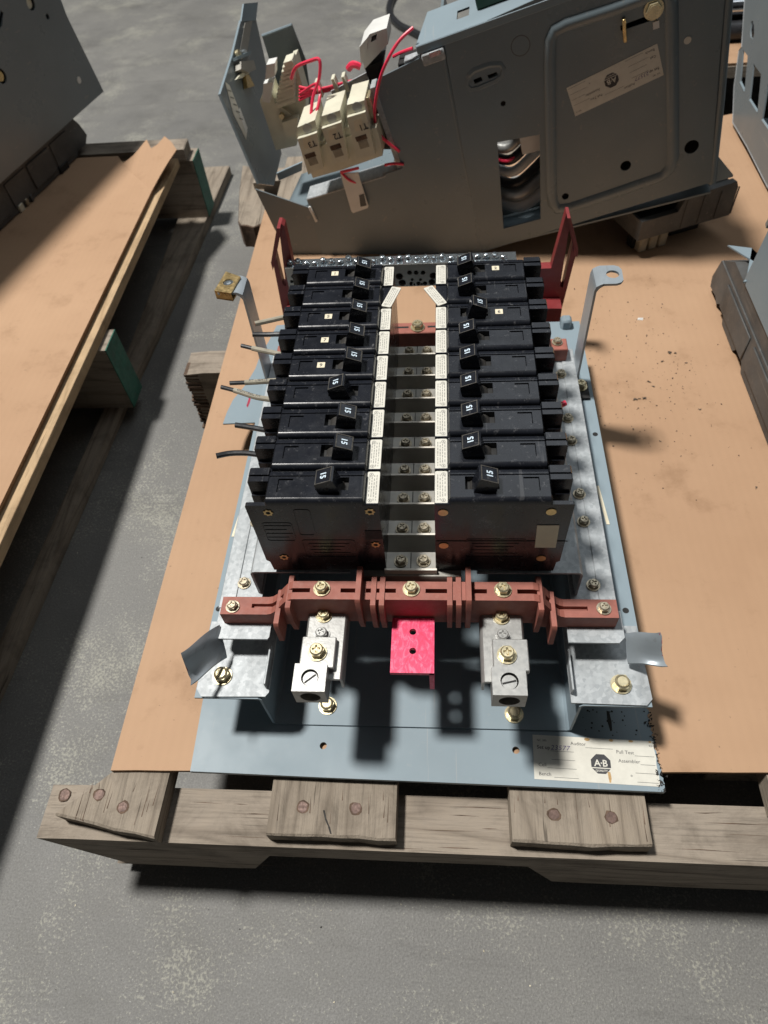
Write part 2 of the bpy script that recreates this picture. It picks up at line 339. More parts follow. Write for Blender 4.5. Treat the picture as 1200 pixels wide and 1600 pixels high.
# ================================================================ SETTING
fl = MB(); fl.add([(-9000, -4000, FLOOR), (9000, -4000, FLOOR), (9000, 12000, FLOOR), (-9000, 12000, FLOOR)], [(0, 1, 2, 3)], 'concrete')
o = bpy.data.objects.new('concrete_floor', fl.mesh('concrete_floor')); COL.objects.link(o); o['kind'] = 'structure'
CB = -174.0         # top of the cardboard sheets

# ---------------------------------------------------------------- front pallet
def ragged(x0, x1, y, amp, n, seed, rev=False):
    rr = random.Random(seed); P = [(x0+(x1-x0)*i/n, y+rr.uniform(-amp, amp)) for i in range(n+1)]
    return P[::-1] if rev else P
def wood_board(out, z0, z1, m, side=None):
    """a plank from its plan outline with eased, slightly uneven top edge"""
    mb = MB(); cx = sum(p[0] for p in out)/len(out); cy = sum(p[1] for p in out)/len(out); rr = random.Random(int(abs(cx*7+cy)))
    mid = out; k = len(out)
    def inset(p, d):
        v = Vector((cx-p[0], cy-p[1])); v.normalize(); return (p[0]+v.x*d, p[1]+v.y*d)
    L = [[(p[0], p[1], z0) for p in out], [(p[0]+rr.uniform(-.4, .4), p[1]+rr.uniform(-.4, .4), z1-1.2+rr.uniform(-.3, .2)) for p in out], [(*inset(p, 1.1+rr.uniform(0, .6)), z1) for p in out]]
    mb.add(L[0]+L[1]+L[2], [(j*k+i, j*k+(i+1) % k, (j+1)*k+(i+1) % k, (j+1)*k+i) for j in range(2) for i in range(k)], side or m)
    tr = [list(t) for t in tessellate_polygon([[Vector((p[0], p[1], 0)) for p in L[2]]])]
    mb.add(L[2], tr, m); mb.add(L[0], [list(reversed(t)) for t in [list(q) for q in tessellate_polygon([[Vector((p[0], p[1], 0)) for p in L[0]]])]], m)
    return mb
def nails(parent, pts, z, r=3.3):
    for i, (x, y) in enumerate(pts):
        mb = MB(); rr = random.Random(i+int(x))
        P = circ(x, y, r, 12); P = [(p[0]+rr.uniform(-.4, .4), p[1]+rr.uniform(-.4, .4)) for p in P]
        mb.prism(P, z-2, z+.2, 'nail'); mb.flat([(x+r*rr.uniform(1.15, 1.6)*math.cos(a*.52), y+r*rr.uniform(1.1, 1.45)*math.sin(a*.52)) for a in range(12)], z+.1, 'rot'); obj('nail', mb, parent)
pal = thing('wooden_pallet', 'weathered wooden pallet under the cardboard sheet and breaker panel', 'pallet', (-20, 300, FLOOR))
def stringer(parent, x0, x1, y0, y1, z0, z1, m, notch=None, endcut=None, seed=1):
    rr = random.Random(seed); top = []; n = 26
    xs = [x0+(x1-x0)*i/n for i in range(n+1)]
    T = [(x, z1) for x in xs]
    if endcut: T[0] = (x0, z1-2); 
    Bm = []
    for x in reversed(xs):
        z = z0+rr.uniform(-.8, .8)
        if notch and notch[0] < x < notch[1]:
            z += notch[2]*min(1, (x-notch[0])/22, (notch[1]-x)/22)
        Bm.append((x, z))
    if endcut: Bm[-1] = (x0+endcut, z0)
    mb = MB(FXZ); mb.prism(T+Bm, y0, y1, m); return obj('stringer', mb, parent)
stringer(pal, -264, 330, -143, -107, -285, -193.3, 'wood_x', (-128, 100, 58), 34, 3)
stringer(pal, -266, 330, 331, 368, -285, -193.3, 'wood_x', (-100, 120, 50), 6, 4)
stringer(pal, -256, 330, 742, 780, -285, -193.3, 'wood_x', (-100, 120, 50), 6, 5)
mb = MB(); rr = random.Random(2)
for k in range(16): mb.box((-266-rr.uniform(0, 3), 331-rr.uniform(0, 2), -280+k*5.4), (-250, 352, -276+k*5.4), 'rot', .8)
obj('rotten_end', mb, pal, 'crumbling brown end of the middle stringer')
BZ0, BZ1 = -193., -177.6
def deck(pts, m='wood_y'):
    return obj('deck_board', wood_board(pts, BZ0, BZ1, m), pal)
d = deck([(-246, -131)]+[(-246+73.5*t, -131-12.6*t+random.uniform(-.8, .8)) for t in (.2, .4, .6, .8)]+[(-172.5, -143.6), (-171.5, -100), (-171, 780), (-206, 780), (-206, 200), (-208, -70), (-211, -100), (-231, -119)])
deck(ragged(-97.4, -10.9, -139, .8, 7, 5)+[(-11.2, 780), (-98, 780)])
deck(ragged(64, 152.4, -137.6, .8, 7, 6)+[(153.5, 780), (65, 780)])
deck(ragged(233, 318, -113, 1.2, 7, 7)+[(318, 780), (238, 780)])
nails(pal, [tuple(onz(x, y, BZ1)[:2]) for x, y in ((155, 1242), (192, 1261), (473, 1261), (556, 1263), (866, 1273), (955, 1277))], BZ1)
nails(pal, [tuple(onz(101, 1242, -193)[:2])], -193.2, 3.6)
mb = MB(); FA = (264, 330)
for x0, x1 in ((-250, -160), (-100, 0), (70, 160), (235, 320)): mb.box((x0, -60, -303), (x1, 760, -285.4), 'wood_y', 1)
obj('bottom_boards', mb, pal)
# splinters and cracks on the board ends
mb = MB()
cr = [onz(x, y, BZ1+.12) for x, y in ((506, 1266), (509, 1280), (514, 1292), (517, 1303))]
for a, b in zip(cr, cr[1:]): mb.add([(a.x-.7, a.y, a.z), (a.x+.7, a.y, a.z), (b.x+.5, b.y, b.z), (b.x-.5, b.y, b.z)], [(0, 1, 2, 3)], 'soot')
rr = random.Random(21)
for k in range(34):
    bx_ = rr.choice(((-235, -176), (-95, -14), (66, 150))); x = rr.uniform(*bx_); y = rr.uniform(-136, -112); L_ = rr.uniform(6, 26); w_ = rr.uniform(.15, .4); dx = rr.uniform(-.06, .06)
    mb.add([(x-w_, y, BZ1+.1), (x+w_, y, BZ1+.1), (x+dx*L_, min(y+L_, -108), BZ1+.1)], [(0, 1, 2)], 'rot')
for k in range(46):
    x = rr.uniform(-245, 300); L_ = rr.uniform(18, 90); w_ = rr.uniform(.2, .7); z = rr.uniform(-280, -197) if x < -135 or x > 110 else rr.uniform(-232, -197)
    mb.add([(x, -143.12, z), (x+L_*.4, -143.12, z-w_), (x+L_, -143.12, z+rr.uniform(-1, 1)), (x+L_*.4, -143.12, z+w_)], [(0, 1, 2, 3)], 'rot')
for k in range(26):
    x = rr.uniform(-250, 300); y = rr.uniform(-141, -110); L_ = rr.uniform(10, 60); w_ = rr.uniform(.15, .35); mb.add([(x, y, -193.2), (x+L_*.4, y-w_, -193.2), (x+L_, y+rr.uniform(-1, 1), -193.2), (x+L_*.4, y+w_, -193.2)], [(0, 1, 2, 3)], 'rot')
cr_ = obj('crack', mb, pal); cr_['kind'] = 'stuff'
# ---------------------------------------------------------------- cardboard on the front pallet
def sheet(out, z, t, top='card', side='cardedge'):
    mb = MB(); mb.prism(out, z-t, z, top, side=side); return mb
fr_edge = [(-213.6+443*i/24, -101.2+10.9*i/24+random.uniform(-.35, .35)) for i in range(25)]
front_card = solo('cardboard_sheet', sheet(fr_edge+[(420, -86), (560, 640), (440, 835), (-216, 640)], CB, 3.4), 'tan corrugated cardboard sheet under the breaker panel', 'cardboard sheet', (0, 300, CB-3.4))
mb = MB(); rr = random.Random(11)
for i in range(330):
    x = rr.gauss(225, 45); y = rr.gauss(290, 75)
    if not (165 < x < 300 and 120 < y < 470): continue
    s_ = rr.choice((.5, .6, .8, 1.1)) * rr.uniform(.6, 1.2); P = [(x+rr.uniform(-s_, s_), y+rr.uniform(-s_, s_), CB+rr.uniform(.1, s_)) for _ in range(5)]
    mb.add(P+[(x, y, CB-.2)], [(0, 1, 2), (0, 2, 3), (0, 3, 4), (0, 1, 5), (1, 2, 5), (2, 3, 5), (3, 4, 5), (4, 0, 5)], 'crumb')
for x, y, s_ in ((250.8, 324, 2.6), (240.9, 312, 1.8), (254, 323, 2.2), (263, 308, 1.5), (222, 282.4, 2.2), (210, 260, 1.8), (205.5, 258, 2), (214, 259, 1.9), (262.7, 243.6, 1.7), (288, 149, 2.2), (225, 276, 1.6)):
    P = [(x+rr.uniform(-s_, s_)*1.3, y+rr.uniform(-s_, s_), CB+rr.uniform(.3, s_*.8)) for _ in range(6)]
    mb.add(P+[(x, y, CB-.2)], [(0, 1, 2), (0, 2, 3), (0, 3, 4), (0, 4, 5), (0, 1, 6), (1, 2, 6), (2, 3, 6), (3, 4, 6), (4, 5, 6), (5, 0, 6)], 'crumb')
solo('grit', mb, 'dark grit and crumbs scattered on the cardboard', 'grit', (230, 290, CB), kind='stuff')
mb = MB(); p = onz(1000, 499, CB); mb.add([(p.x-3, p.y-1, CB+.2), (p.x+2.6, p.y-1.8, CB+.2), (p.x+3.4, p.y+1.6, CB+.9), (p.x-1.6, p.y+2.2, CB+.5), (p.x, p.y, CB+1.6)], [(0, 1, 4), (1, 2, 4), (2, 3, 4), (3, 0, 4)], 'white')
solo('paper_scrap', mb, 'tiny white scrap lying on the cardboard behind the right strap', 'scrap', (p.x, p.y, CB))

# ================================================================ BREAKER PANEL
pb = thing('breaker_panel', 'open panelboard interior with steel rails, red insulators and blue grey back sheet', 'electrical panel', (0, 110, CB))
# back sheet
jag = []; rr = random.Random(5)
for i in range(34):
    t = i/33; jag.append((163.6-1.6*t+rr.uniform(-1.5, .9), -105.6+58*t))
out = [(-154.7, -101.5), (-60, -103), (60, -104.3)]+jag+[(149, -38), (146, 220), (140, 235), (-150, 235), (-160, 60)]
mb = MB(); mb.prism(out, -171.6, -170, 'paint', [circ(-63.4, -81.6, 2.5), circ(69.5, -81.2, 2.5)])
mb.prism([(-154.7, -101.6), (163.6, -105.7), (163.4, -104.6), (-154.6, -100.4)], -173.6, -170.15, 'paint')
sheetp = obj('back_sheet', mb, pb)
# burnt crumbs along the saw cut
mb = MB()
for i in range(70):
    x = 162.6+rr.gauss(0, 1.4); y = rr.uniform(-106, -46); s_ = rr.uniform(.5, 1.6)
    P = [(x+rr.uniform(-s_, s_), y+rr.uniform(-s_, s_), -169.9+rr.uniform(.2, s_)) for _ in range(4)]
    mb.add(P+[(x, y, -170.1)], [(0, 1, 2), (0, 2, 3), (0, 1, 4), (1, 2, 4), (2, 3, 4), (3, 0, 4)], 'soot')
for i in range(24):
    p = onz(rr.uniform(905, 1000), rr.uniform(1108, 1150), -169.8); s_ = rr.uniform(.25, .8); mb.flat(circ(p.x, p.y, s_, 7), -169.85, 'soot')
p = onz(952, 1128, -169.8); mb.flat([(p.x-.8, p.y+8), (p.x+1, p.y+7.6), (p.x+1.6, p.y), (p.x+1.1, p.y-6), (p.x-.2, p.y-6.5), (p.x-1.2, p.y)], -169.84, 'soot')
b = obj('saw_crumbs', mb, pb); b['kind'] = 'stuff'
# quality label ------------------------------------------------------------
def quality_label(f, cut=False, w=84., h=29.5):
    """f(s, t, lift): s to the right, t downwards from the top left corner"""
    mb = MB()
    F = lambda a, b, c: f(a, b, c)
    if cut: mb.prism([(0, 0), (w-.6, 0), (w-.9, 5), (w-.2, 10), (w-.8, 16), (w-.1, 23), (w-.4, h), (0, h)], 0.05, .22, 'label', f=F)
    else: mb.prism(rect(0, 0, w, h), 0.05, .22, 'label', f=F)
    def T(s, t, txt, size, m='ink', al='LEFT', bold=0., sp=1., slant=0): mb.text(txt, lambda a, b, c: f(s+a+b*slant, t-b, .22+c), size, m, .1, bold, al, sp)
    def Ln(s0, s1, t): mb.flat(rect(s0, t, s1, t+.22), .32, 'ink', f=F)
    T(2.7, 4.2, 'NC 380', 2.0); T(2.5, 9.4, 'Set up', 3.5, bold=.03); T(11.6, 9.6, '23577', 4.6, 'pen', sp=1.12, slant=.25); Ln(11.5, 27, 10.3); Ln(12, 27.5, 16)
    T(3, 21, 'Cell', 3.3); Ln(9, 28, 21.6); T(3, 27, 'Bench', 3.3); Ln(13, 29, 27.6)
    T(25.2, 5.6, 'Auditor', 3.2); Ln(35, 53, 6.8); T(55, 9.6, 'Pull Test', 3.3); Ln(67, w-1.5, 10.4); T(55.8, 15.4, 'Assembler', 3.3); Ln(70, w-1.5, 16); Ln(66, w-1, 21.6); Ln(66.5, w-1, 27.4)
    T(62.5, 25.6, '*', 3.6); T(77, 4.0, 'REV A', 1.9)
    c = (44.2, 17.2); oc = circ(c[0], c[1], 6.9, 8, a0=math.pi/8)
    yb = c[1]+2.7
    def clip(P, keep):
        o_ = []
        for i, a in enumerate(P):
            b_ = P[(i+1) % len(P)]; ia, ib = keep(a[1]), keep(b_[1])
            if ia: o_.append(a)
            if ia != ib:
                lim = yb-.35 if keep(-99) else yb+.35; t = (lim-a[1])/(b_[1]-a[1]); o_.append((a[0]+(b_[0]-a[0])*t, lim))
        return o_
    mb.flat(clip(oc, lambda y: y < yb-.35), .33, 'ink', f=F); mb.flat(clip(oc, lambda y: y > yb+.35), .33, 'ink', f=F)
    mb.text('A\u00b7B', lambda a, b, c_: f(c[0]+a, c[1]+1.6-b, .36+c_), 6.2, 'label', .1, .12, 'CENTER', .92)
    mb.text('QUALITY', lambda a, b, c_: f(c[0]+a, c[1]+5.1-b, .36+c_), 1.9, 'label', .1, .03, 'CENTER')
    if cut:
        for s, t, r1, r2 in ((36.5, 1.2, 1.9, 1.1), (52.5, 1, 1.5, .9), (65.5, .8, 1.6, .8), (78, .6, 1, .6)): mb.flat(circ(s, t, r1, 10, r2), .30, 'rust', f=F)
        mb.flat([(48, 22), (49.8, 22.3), (50.2, 26), (49.6, 29), (48.6, 29), (48.2, 26)], .30, 'rust', f=F)
    return mb
a = onz(832, 1148, -170); bR = onz(1020, 1158.5, -170); bB = onz(835, 1217, -170); us = (bR-a).normalized(); vs = (bB-a).normalized()
obj('inspection_label', quality_label(frame(a, us, vs, (0, 0, 1)), True, 81, 29.6), sheetp)
# pan (hat channel, blue grey)
PX0, PX1, PF, FZ = -100.5, 107.5, -67.5, -121.5
mb = MB(FXZ)
prof = [(-144.5, FZ), (PX0-1, FZ), (PX0+1.2, FZ-2), (PX0+1.2, -166.2), (PX0+3, -168.2), (PX1-3, -168.2), (PX1-1.2, -166.2), (PX1-1.2, FZ-2), (PX1+1, FZ), (151, FZ)]
pin = [(x+(1.6 if False else 0), z-1.7) for x, z in prof]
lo_ = [(-144.5, FZ-1.6), (PX0-2, FZ-1.6), (PX0-.4, FZ-3), (PX0-.4, -167), (PX0+2.2, -169.8), (PX1-2.2, -169.8), (PX1+.4, -167), (PX1+.4, FZ-3), (PX1+2, FZ-1.6), (151, FZ-1.6)]
mb.prism(prof+lo_[::-1], PF, 312, 'paint'); pan = obj('mounting_pan', mb, pb)
mb = MB(); 
for x, y, z in ((145.3, 0.5, FZ), (-141, -1, FZ), (146.5, 165, FZ)): mb.flat(circ(x, y, 2.2, 14), z+.12, 'bdark')
p0 = onz(932, 757, -121); p1 = onz(950, 818, -121)
obj('flange_holes', mb, pan)
mb = MB(); mb.prism([(139.8, 110), (142, 110), (145, 73), (142.6, 73)], FZ+.05, FZ+.4, 'label2'); obj('tape_strip', mb, pan); mb = MB(); mb.prism([(-140, 95), (-137.8, 95), (-141, 62), (-143.2, 62)], FZ+.05, FZ+.4, 'label2'); obj('tape_strip', mb, pan)
for x, y in ((-62.7, -53.8), (69.6, -56.9)): inst('bolt', BOLT_L, pb, (x, y, -168.2))
# torn flap of the back sheet
fp = [(-182, 201.5), (-150, 202.5), (-120, 205), (-118, 345), (-151.6, 342), (-156, 318), (-162, 292), (-163.5, 276), (-169, 254), (-178, 233), (-181, 216)]
mb = MB(); mb.prism(fp, -141.4, -140, 'paint'); mb.flat([(-163, 236), (-161.5, 238), (-161, 229), (-162, 222), (-163.6, 224)], -139.9, 'edgeburn'); obj('torn_flap', mb, pb, 'torn blue grey sheet metal flap sticking out at the left')
# side rails
for s in (-1, 1):
    mb = MB(FXZ); x0, x1 = 104, 133
    P = [(x0, -100), (x1-3.5, -100), (x1, -100.0), (x1, -118), (x1-1.5, -118), (x1-1.5, -101.6), (x0, -101.6)]
    cx = 0 if s < 0 else 1.
    P = [(s*x+cx, z) for x, z in P]
    mb.prism(P, -12, 247, 'galv')
    # shallow stamped step along the rail
    mb.f = IDF; mb.box((s*122+cx, -12, -100), (s*133+cx, 246, -99.2), 'galv', .4)
    rail = obj('side_rail', mb, pb)
    # end tab, web and foot
    tx0, tx1 = (-132, -94.5) if s < 0 else (100, 135.5)
    out = [(tx0, -11.8), (tx0, -31), (tx0+3.5, -34.8), (tx1-1, -34.8), (tx1, -33), (tx1, -11.8)] if s < 0 else [(tx1, -11.8), (tx1, -30.5), (tx1-4, -34.4), (tx0, -34.4), (tx0, -11.8)]
    mb = MB(); mb.prism(out, -101.6, -100, 'galv'); mb.box((tx0+4, -14, -119.8), (tx1-2, -12.4, -101.4), 'galv')
    obj('end_tab', mb, pb)
    if s < 0:
        fo = [(-143.4, -12), (-143.6, -62), (-139.5, -67.2), (-96.5, -66.4), (-94.4, -63.5), (-95, -12)]; lip = -96.2
    else:
        fo = [(101, -12), (101, -66.4), (147.5, -67.2), (151.4, -63), (150, -12)]; lip = 101.8
    mb = MB(); mb.prism(fo, -121.4, -119.9, 'galv'); mb.box((lip-.7, -61, -120.5), (lip+.7, -33, -112), 'galv', .3); obj('foot_plate', mb, pb)
    q = onz(348, 1057, -120) if s < 0 else onz(970, 1070, -120)
    inst('bolt', BOLT_L, pb, (q.x, q.y, -119.9))
    # cut and bent ear
    mb = MB(); n = 9; k = 7; rr = random.Random(s+4)
    if s < 0: r0, r1, t0, t1 = onz(343, 976, -98), onz(354, 1026, -112), onz(284, 1022, -80), onz(298, 1071, -95)
    else: r0, r1, t0, t1 = onz(976, 990, -101), onz(982, 1036, -113), onz(1031, 990, -86), onz(1043, 1042, -100)
    for lay in (0, 1.3):
        V = []
        for i in range(n+1):
            for j in range(k+1):
                a_, b_ = i/n, j/k; q = (r0*(1-b_)+r1*b_)*(1-a_)+(t0*(1-b_)+t1*b_)*a_
                q = q+Vector((rr.uniform(-.5, .5) if i == n else 0, rr.uniform(-.5, .5) if i == n else 0, 3.2*math.sin(b_*6.+a_)*(a_*.7+.35)+1.6*math.sin(a_*5)-lay)); V.append(tuple(q))
        mb.add(V, [(i*(k+1)+j, i*(k+1)+j+1, (i+1)*(k+1)+j+1, (i+1)*(k+1)+j) for i in range(n) for j in range(k)], 'steel')
    h = (n+1)*(k+1); mb.fc += [[n*(k+1)+j, n*(k+1)+j+1, h+n*(k+1)+j+1, h+n*(k+1)+j] for j in range(k)]; mb.mi += [mb.idx('edgeburn')]*k
    mb.fc += [[i*(k+1), (i+1)*(k+1), h+(i+1)*(k+1), h+i*(k+1)] for i in range(n)]+[[i*(k+1)+k, (i+1)*(k+1)+k, h+(i+1)*(k+1)+k, h+i*(k+1)+k] for i in range(n)]; mb.mi += [0]*(2*n)
    obj('bent_ear', mb, pb)
    for y in ((7.5, 59.8, 84.8, 137.6, 162, 214) if s > 0 else (7.4, 60, 85, 138, 162, 207)):
        inst('bolt', BOLT_S, pb, (s*119.5+1.2, y, -99.9), (0, 0, random.random()*6))
    # tall mounting strap with hooked top
    st = thing  # (kept as a part of the panel)
    mb = MB(FXZ); t = 1.8; bx = 133.6
    P = [(bx, -118), (bx, -15), (bx+1, -11.4), (bx+4, -9.6), (bx+6, -9), (154, -9), (154, -9-t), (bx+6.5, -9-t), (bx+3.4, -13), (bx+t, -16), (bx+t, -118)]
    if s > 0:
        mb.prism([(x, z) for x, z in P[:5]]+[(bx+6, -9), (bx+6.2, -9-t)]+P[8:], 211, 234, 'steel')
        mb.f = IDF; mb.prism([(bx+5.5, 211), (149, 211), (152.5, 212.6), (154.4, 215.6), (155, 228), (153.4, 232), (150, 234), (bx+5.5, 234)], -9-t, -8.98, 'steel', [circ(147.6, 222.8, 4.8, 18)])
        mb.box((124, 211, -101.7), (135, 234, -99.9), 'steel')
    else:
        mb.prism([(-x, z) for x, z in P], 215, 237, 'steel')
    strap = obj('strap', mb, pb)
    if s < 0:
        mb = MB(); o4 = [onz(335, 455, -8), onz(353, 425, -8), onz(376, 433, -8), onz(361, 459, -8)]
        q = [(p.x, p.y) for p in o4]; cx_, cy_ = sum(p[0] for p in q)/4, sum(p[1] for p in q)/4
        mb.prism(q, -8.9, -7.5, 'brass', [circ(cx_, cy_+1, 4.2, 16)]); mb.prism(q, -15, -13.6, 'brass'); e0, e1 = Vector(q[3]), Vector(q[0])
        mb.prism([q[0], q[3], (q[3][0], q[3][1]+1.3), (q[0][0], q[0][1]+1.3)], -15, -8, 'brass'); mb.prism(circ(cx_, cy_+1, 3.8, 16), -12, -8.2, 'bright', [circ(cx_, cy_+1, 2, 12)])
        obj('clip_nut', mb, strap)
    else:
        mb = MB(); mb.box((134, 205, -120), (147, 226, -118.8), 'bdark', .3); mb.box((146, 205, -128), (147.2, 226, -119), 'bdark'); obj('clip', mb, strap); inst('bolt', BOLT_M, pb, (140.3, 219, -118.8))
# tray under the breakers: hat channel open at the front
mb = MB(FXZ); t = 1.5
P = [(-107, -100), (-107, -75), (-105.4, -72.6), (-103.5, -72), (-40, -72), (-40, -72-t), (-103, -72-t), (-105, -74), (-105.4, -76), (-105.4, -100)]
mb.prism(P, 0, 245, 'galv'); mb.prism([(-x+2.2, z) for x, z in P], 0, 245, 'galv'); obj('breaker_tray', mb, pb)
# bus tabs between the breaker rows
for nn in range(9):
    y1 = 25.4*nn-2.4; mb = MB()
    zl = -65.4 if nn == 0 else -62.6; zt_ = -66.8
    mb.prism(rect(-17, y1+1.5, 16.5, y1+14.6), zt_-2, zt_, 'nickel'); mb.prism(rect(-17, y1, 16.5, y1+1.4), -130, zl, 'busface_lit'); mb.prism(rect(-.5, y1+1.5, .1, y1+14.4), zt_+.05, zt_+.1, 'bdark')
    bt = obj('bus_tab', mb, pb)
    for x in (-6.6, 7.9): inst('screw', BOLT_S, bt, (x, y1+7.4, zt_), (0, 0, random.random()*6))
mb = MB(FYZ); mb.prism([(-4, -70), (-4.8, -72), (-5.6, -92), (-4.6, -92), (-3.6, -73), (-3, -71), (8, -70.6), (8, -69.6)], -34, 32, 'nickel'); obj('front_bus', mb, pb)
# red insulator bars ------------------------------------------------------
def bar_path(y0, y1, z_mid, z_end):
    """the cranked bar with slots, drawn in (x, z) and extruded in y"""
    pass
bar = MB(); ZT, ZE = -66., -87.
def barprof(x):           # top height of the bar along x
    ax = abs(x-1.2)
    if ax < 75: return ZT
    if ax > 96: return ZE
    t = (ax-75)/21; t = t*t*(3-2*t); return ZT+(ZE-ZT)*t
xs = [-126.5, -118, -108, -98, -95, -92, -89, -86, -83, -80, -77, -75, -56, -33, -20, 1, 22, 36, 57, 76, 79, 82, 85, 88, 91, 94, 97, 100, 110, 120, 130.5]
slots = [(-106, -82), (-79, -63.5), (-44, -34), (-28, -9), (9.5, 25), (39, 47.5), (66, 80), (84, 112)]
allx = sorted(set(xs+[v for s_ in slots for v in s_]))
def inslot(a_, b_): return any(s0-.01 <= a_ and b_ <= s1+.01 for s0, s1 in slots)
def strip(y0, y1, cond, zb):
    for a_, b_ in zip(allx, allx[1:]):
        if cond(a_, b_): 
            za, zb_ = barprof(a_), barprof(b_); la, lb = max(za-zb, -100.2), max(zb_-zb, -100.2)
            bar.add([(a_, y0, za), (b_, y0, zb_), (b_, y1, zb_), (a_, y1, za), (a_, y0, la), (b_, y0, lb), (b_, y1, lb), (a_, y1, la)], [(0, 1, 2, 3), (7, 6, 5, 4), (0, 4, 5, 1), (3, 2, 6, 7), (0, 3, 7, 4), (1, 5, 6, 2)], 'red')
strip(-23.5, -18.6, lambda a_, b_: True, 29); strip(-15.6, -10.4, lambda a_, b_: True, 24)
strip(-18.6, -15.6, lambda a_, b_: not inslot(a_, b_), 24); strip(-18.6, -15.6, inslot, 1e3) if False else None
for s0, s1 in slots: bar.box((s0, -18.6, -93), (s1, -15.6, -90), 'red')
front_bar = obj('insulator_bar', bar, pb)
def fin(x, yb, yf, zt, zb, zf, skew=0, w=3.2):
    mb = MB(FYZ); P = [(yb, zt-1.5), (yb-1.5, zt), (yf+1.5, zt), (yf, zt-2), (yf, zf), (yf+3, zb), (yb, zb)]
    mb.prism(P, x-w/2, x+w/2, 'red'); obj('fin', mb, front_bar)
for x, yb, yf, zt, zf in ((-32, -2.5, -29, -59, -86), (-23, -6.5, -29.5, -65, -90), (-17.6, -6.5, -29.5, -65, -84), (24.5, -6.5, -29, -65, -84), (30, -6.5, -29, -65, -92), (36, -2.5, -29, -59, -92)): fin(x, yb, yf, zt, -98, zf)
for x, yb, yf, zt, zf in ((-77, -4, -30, -68, -84), (-85.5, -9, -36, -78, -100), (80, -4, -30, -68, -84), (88.5, -9, -36, -78, -100)): fin(x, yb, yf, zt, -101, zf)
for x, y, z in ((-56, -15.8, ZT), (0.6, -15.6, ZT), (57.2, -15.8, ZT)): inst('bolt', BOLT, front_bar, (x, y-.6, z))
for x, y in ((-118.6, -18.2), (121.8, -17.2)): inst('bolt', BOLT_S, front_bar, (x, y, ZE))
# rear bar, same kind
mb = MB()
mb.box((-75, 232, -95), (76, 246, ZT), 'red', .8); mb.box((-20, 238.4, ZT-.2), (-8, 240.6, ZT+.1), 'bdark'); mb.box((8, 238.4, ZT-.2), (20, 240.6, ZT+.1), 'bdark')
mb.box((96, 231, -100), (127, 246, ZE), 'red', .8); mb.box((-126, 231, -100), (-93, 246, ZE), 'red', .8)
mb.add([(75, 232, -66), (97, 232, -87), (97, 246, -87), (75, 246, -66), (75, 232, -90), (97, 232, -100), (97, 246, -100), (75, 246, -90)], [(0, 1, 2, 3), (4, 5, 6, 7), (0, 1, 5, 4), (3, 2, 6, 7)], 'red')
rb = obj('insulator_bar', mb, pb); inst('bolt', BOLT_M, rb, (-.3, 238.5, ZT)); inst('bolt', BOLT_S, rb, (118.5, 240, ZE))
mb = MB(); mb.box((132, 300, -150), (142, 311, -112), 'paint', 2); obj('pan_end', mb, pb)
# maroon forks carrying the neutral block
for s in (-1, 1):
    Y = 338; f_ = lambda x, y: (ony(x, y, Y).x, ony(x, y, Y).z)
    mb = MB(FXZ)
    if s > 0:
        out = [f_(*p) for p in ((886, 338), (891, 338), (903, 386), (902, 398), (868, 528), (838, 535), (838, 425), (862, 424))]; hole = [f_(*p) for p in ((890, 364), (896, 386), (880, 455), (876, 452))]
    else:
        out = [f_(*p) for p in ((438, 354), (443, 358), (457, 420), (462, 520), (448, 530), (424, 408), (433, 354))]; hole = [f_(*p) for p in ((436, 372), (430, 405), (441, 450), (446, 452))]
    mb.prism(out, Y+5, Y+15, 'maroon', [hole])
    lft = [f_(*p) for p in (((838, 470), (876, 470), (868, 528), (838, 535)) if s > 0 else ((447, 482), (460, 478), (462, 520), (448, 530)))]; mb.prism(lft, Y-12, Y+4.9, 'maroon')
    rim = [f_(*p) for p in (((886, 338), (891, 338), (903, 386), (902, 398), (898, 398), (898, 388), (888, 346)) if s > 0 else ((438, 354), (433, 354), (424, 408), (427, 420), (430, 408), (438, 362)))]; mb.prism(rim, Y-3, Y+4.9, 'maroon')
    obj('fork', mb, pb)
# neutral block with its row of screws
NY = 332; x0, z0 = ony(446, 424, NY).x, ony(446, 424, NY).z; x1 = ony(807, 412, NY).x; zt, zb = -67., -91.
mb = MB(FXZ); hs = []
for px, py, r in ((624, 432, 6.5), (640, 426, 4.3), (650, 426, 4.3), (661, 426, 4.3), (677, 431, 6.5), (644, 437, 2.8), (657, 437, 2.8), (643, 446, 4), (654, 446, 4), (664, 446, 4), (629, 450, 6.5), (675, 450, 6), (647, 455, 2.6), (659, 455, 2.6), (458, 432, 3.6), (456, 440, 3.2)):
    p = ony(px, py, NY); hs.append(circ(p.x, max(min(p.z, zt-r*.55-.7), zb+r*.55+.7), r*.55, 12))
mb.prism(rect(x0, zb, x1, zt), NY, NY+4, 'nickel', hs); mb.f = IDF; mb.box((x0+.5, NY+4.1, zb+.5), (x1-.5, NY+13, zt-.4), 'bdark'); mb.box((x0, NY+.4, zt-.6), (x1, NY+14, zt+.3), 'bright', .3)
nb = obj('neutral_block', mb, pb); rr = random.Random(9)
n_ = 26
for i in range(n_):
    for row in (0,):
        inst('screw', SCREW, nb, (x0+4+(x1-x0-8)*(i+.5*row)/n_, NY+7+rr.uniform(-2.5, 2.5), zt+.3+rr.uniform(0, 2.2)), (rr.uniform(-.3, .3), rr.uniform(-.3, .3), rr.random()*6))
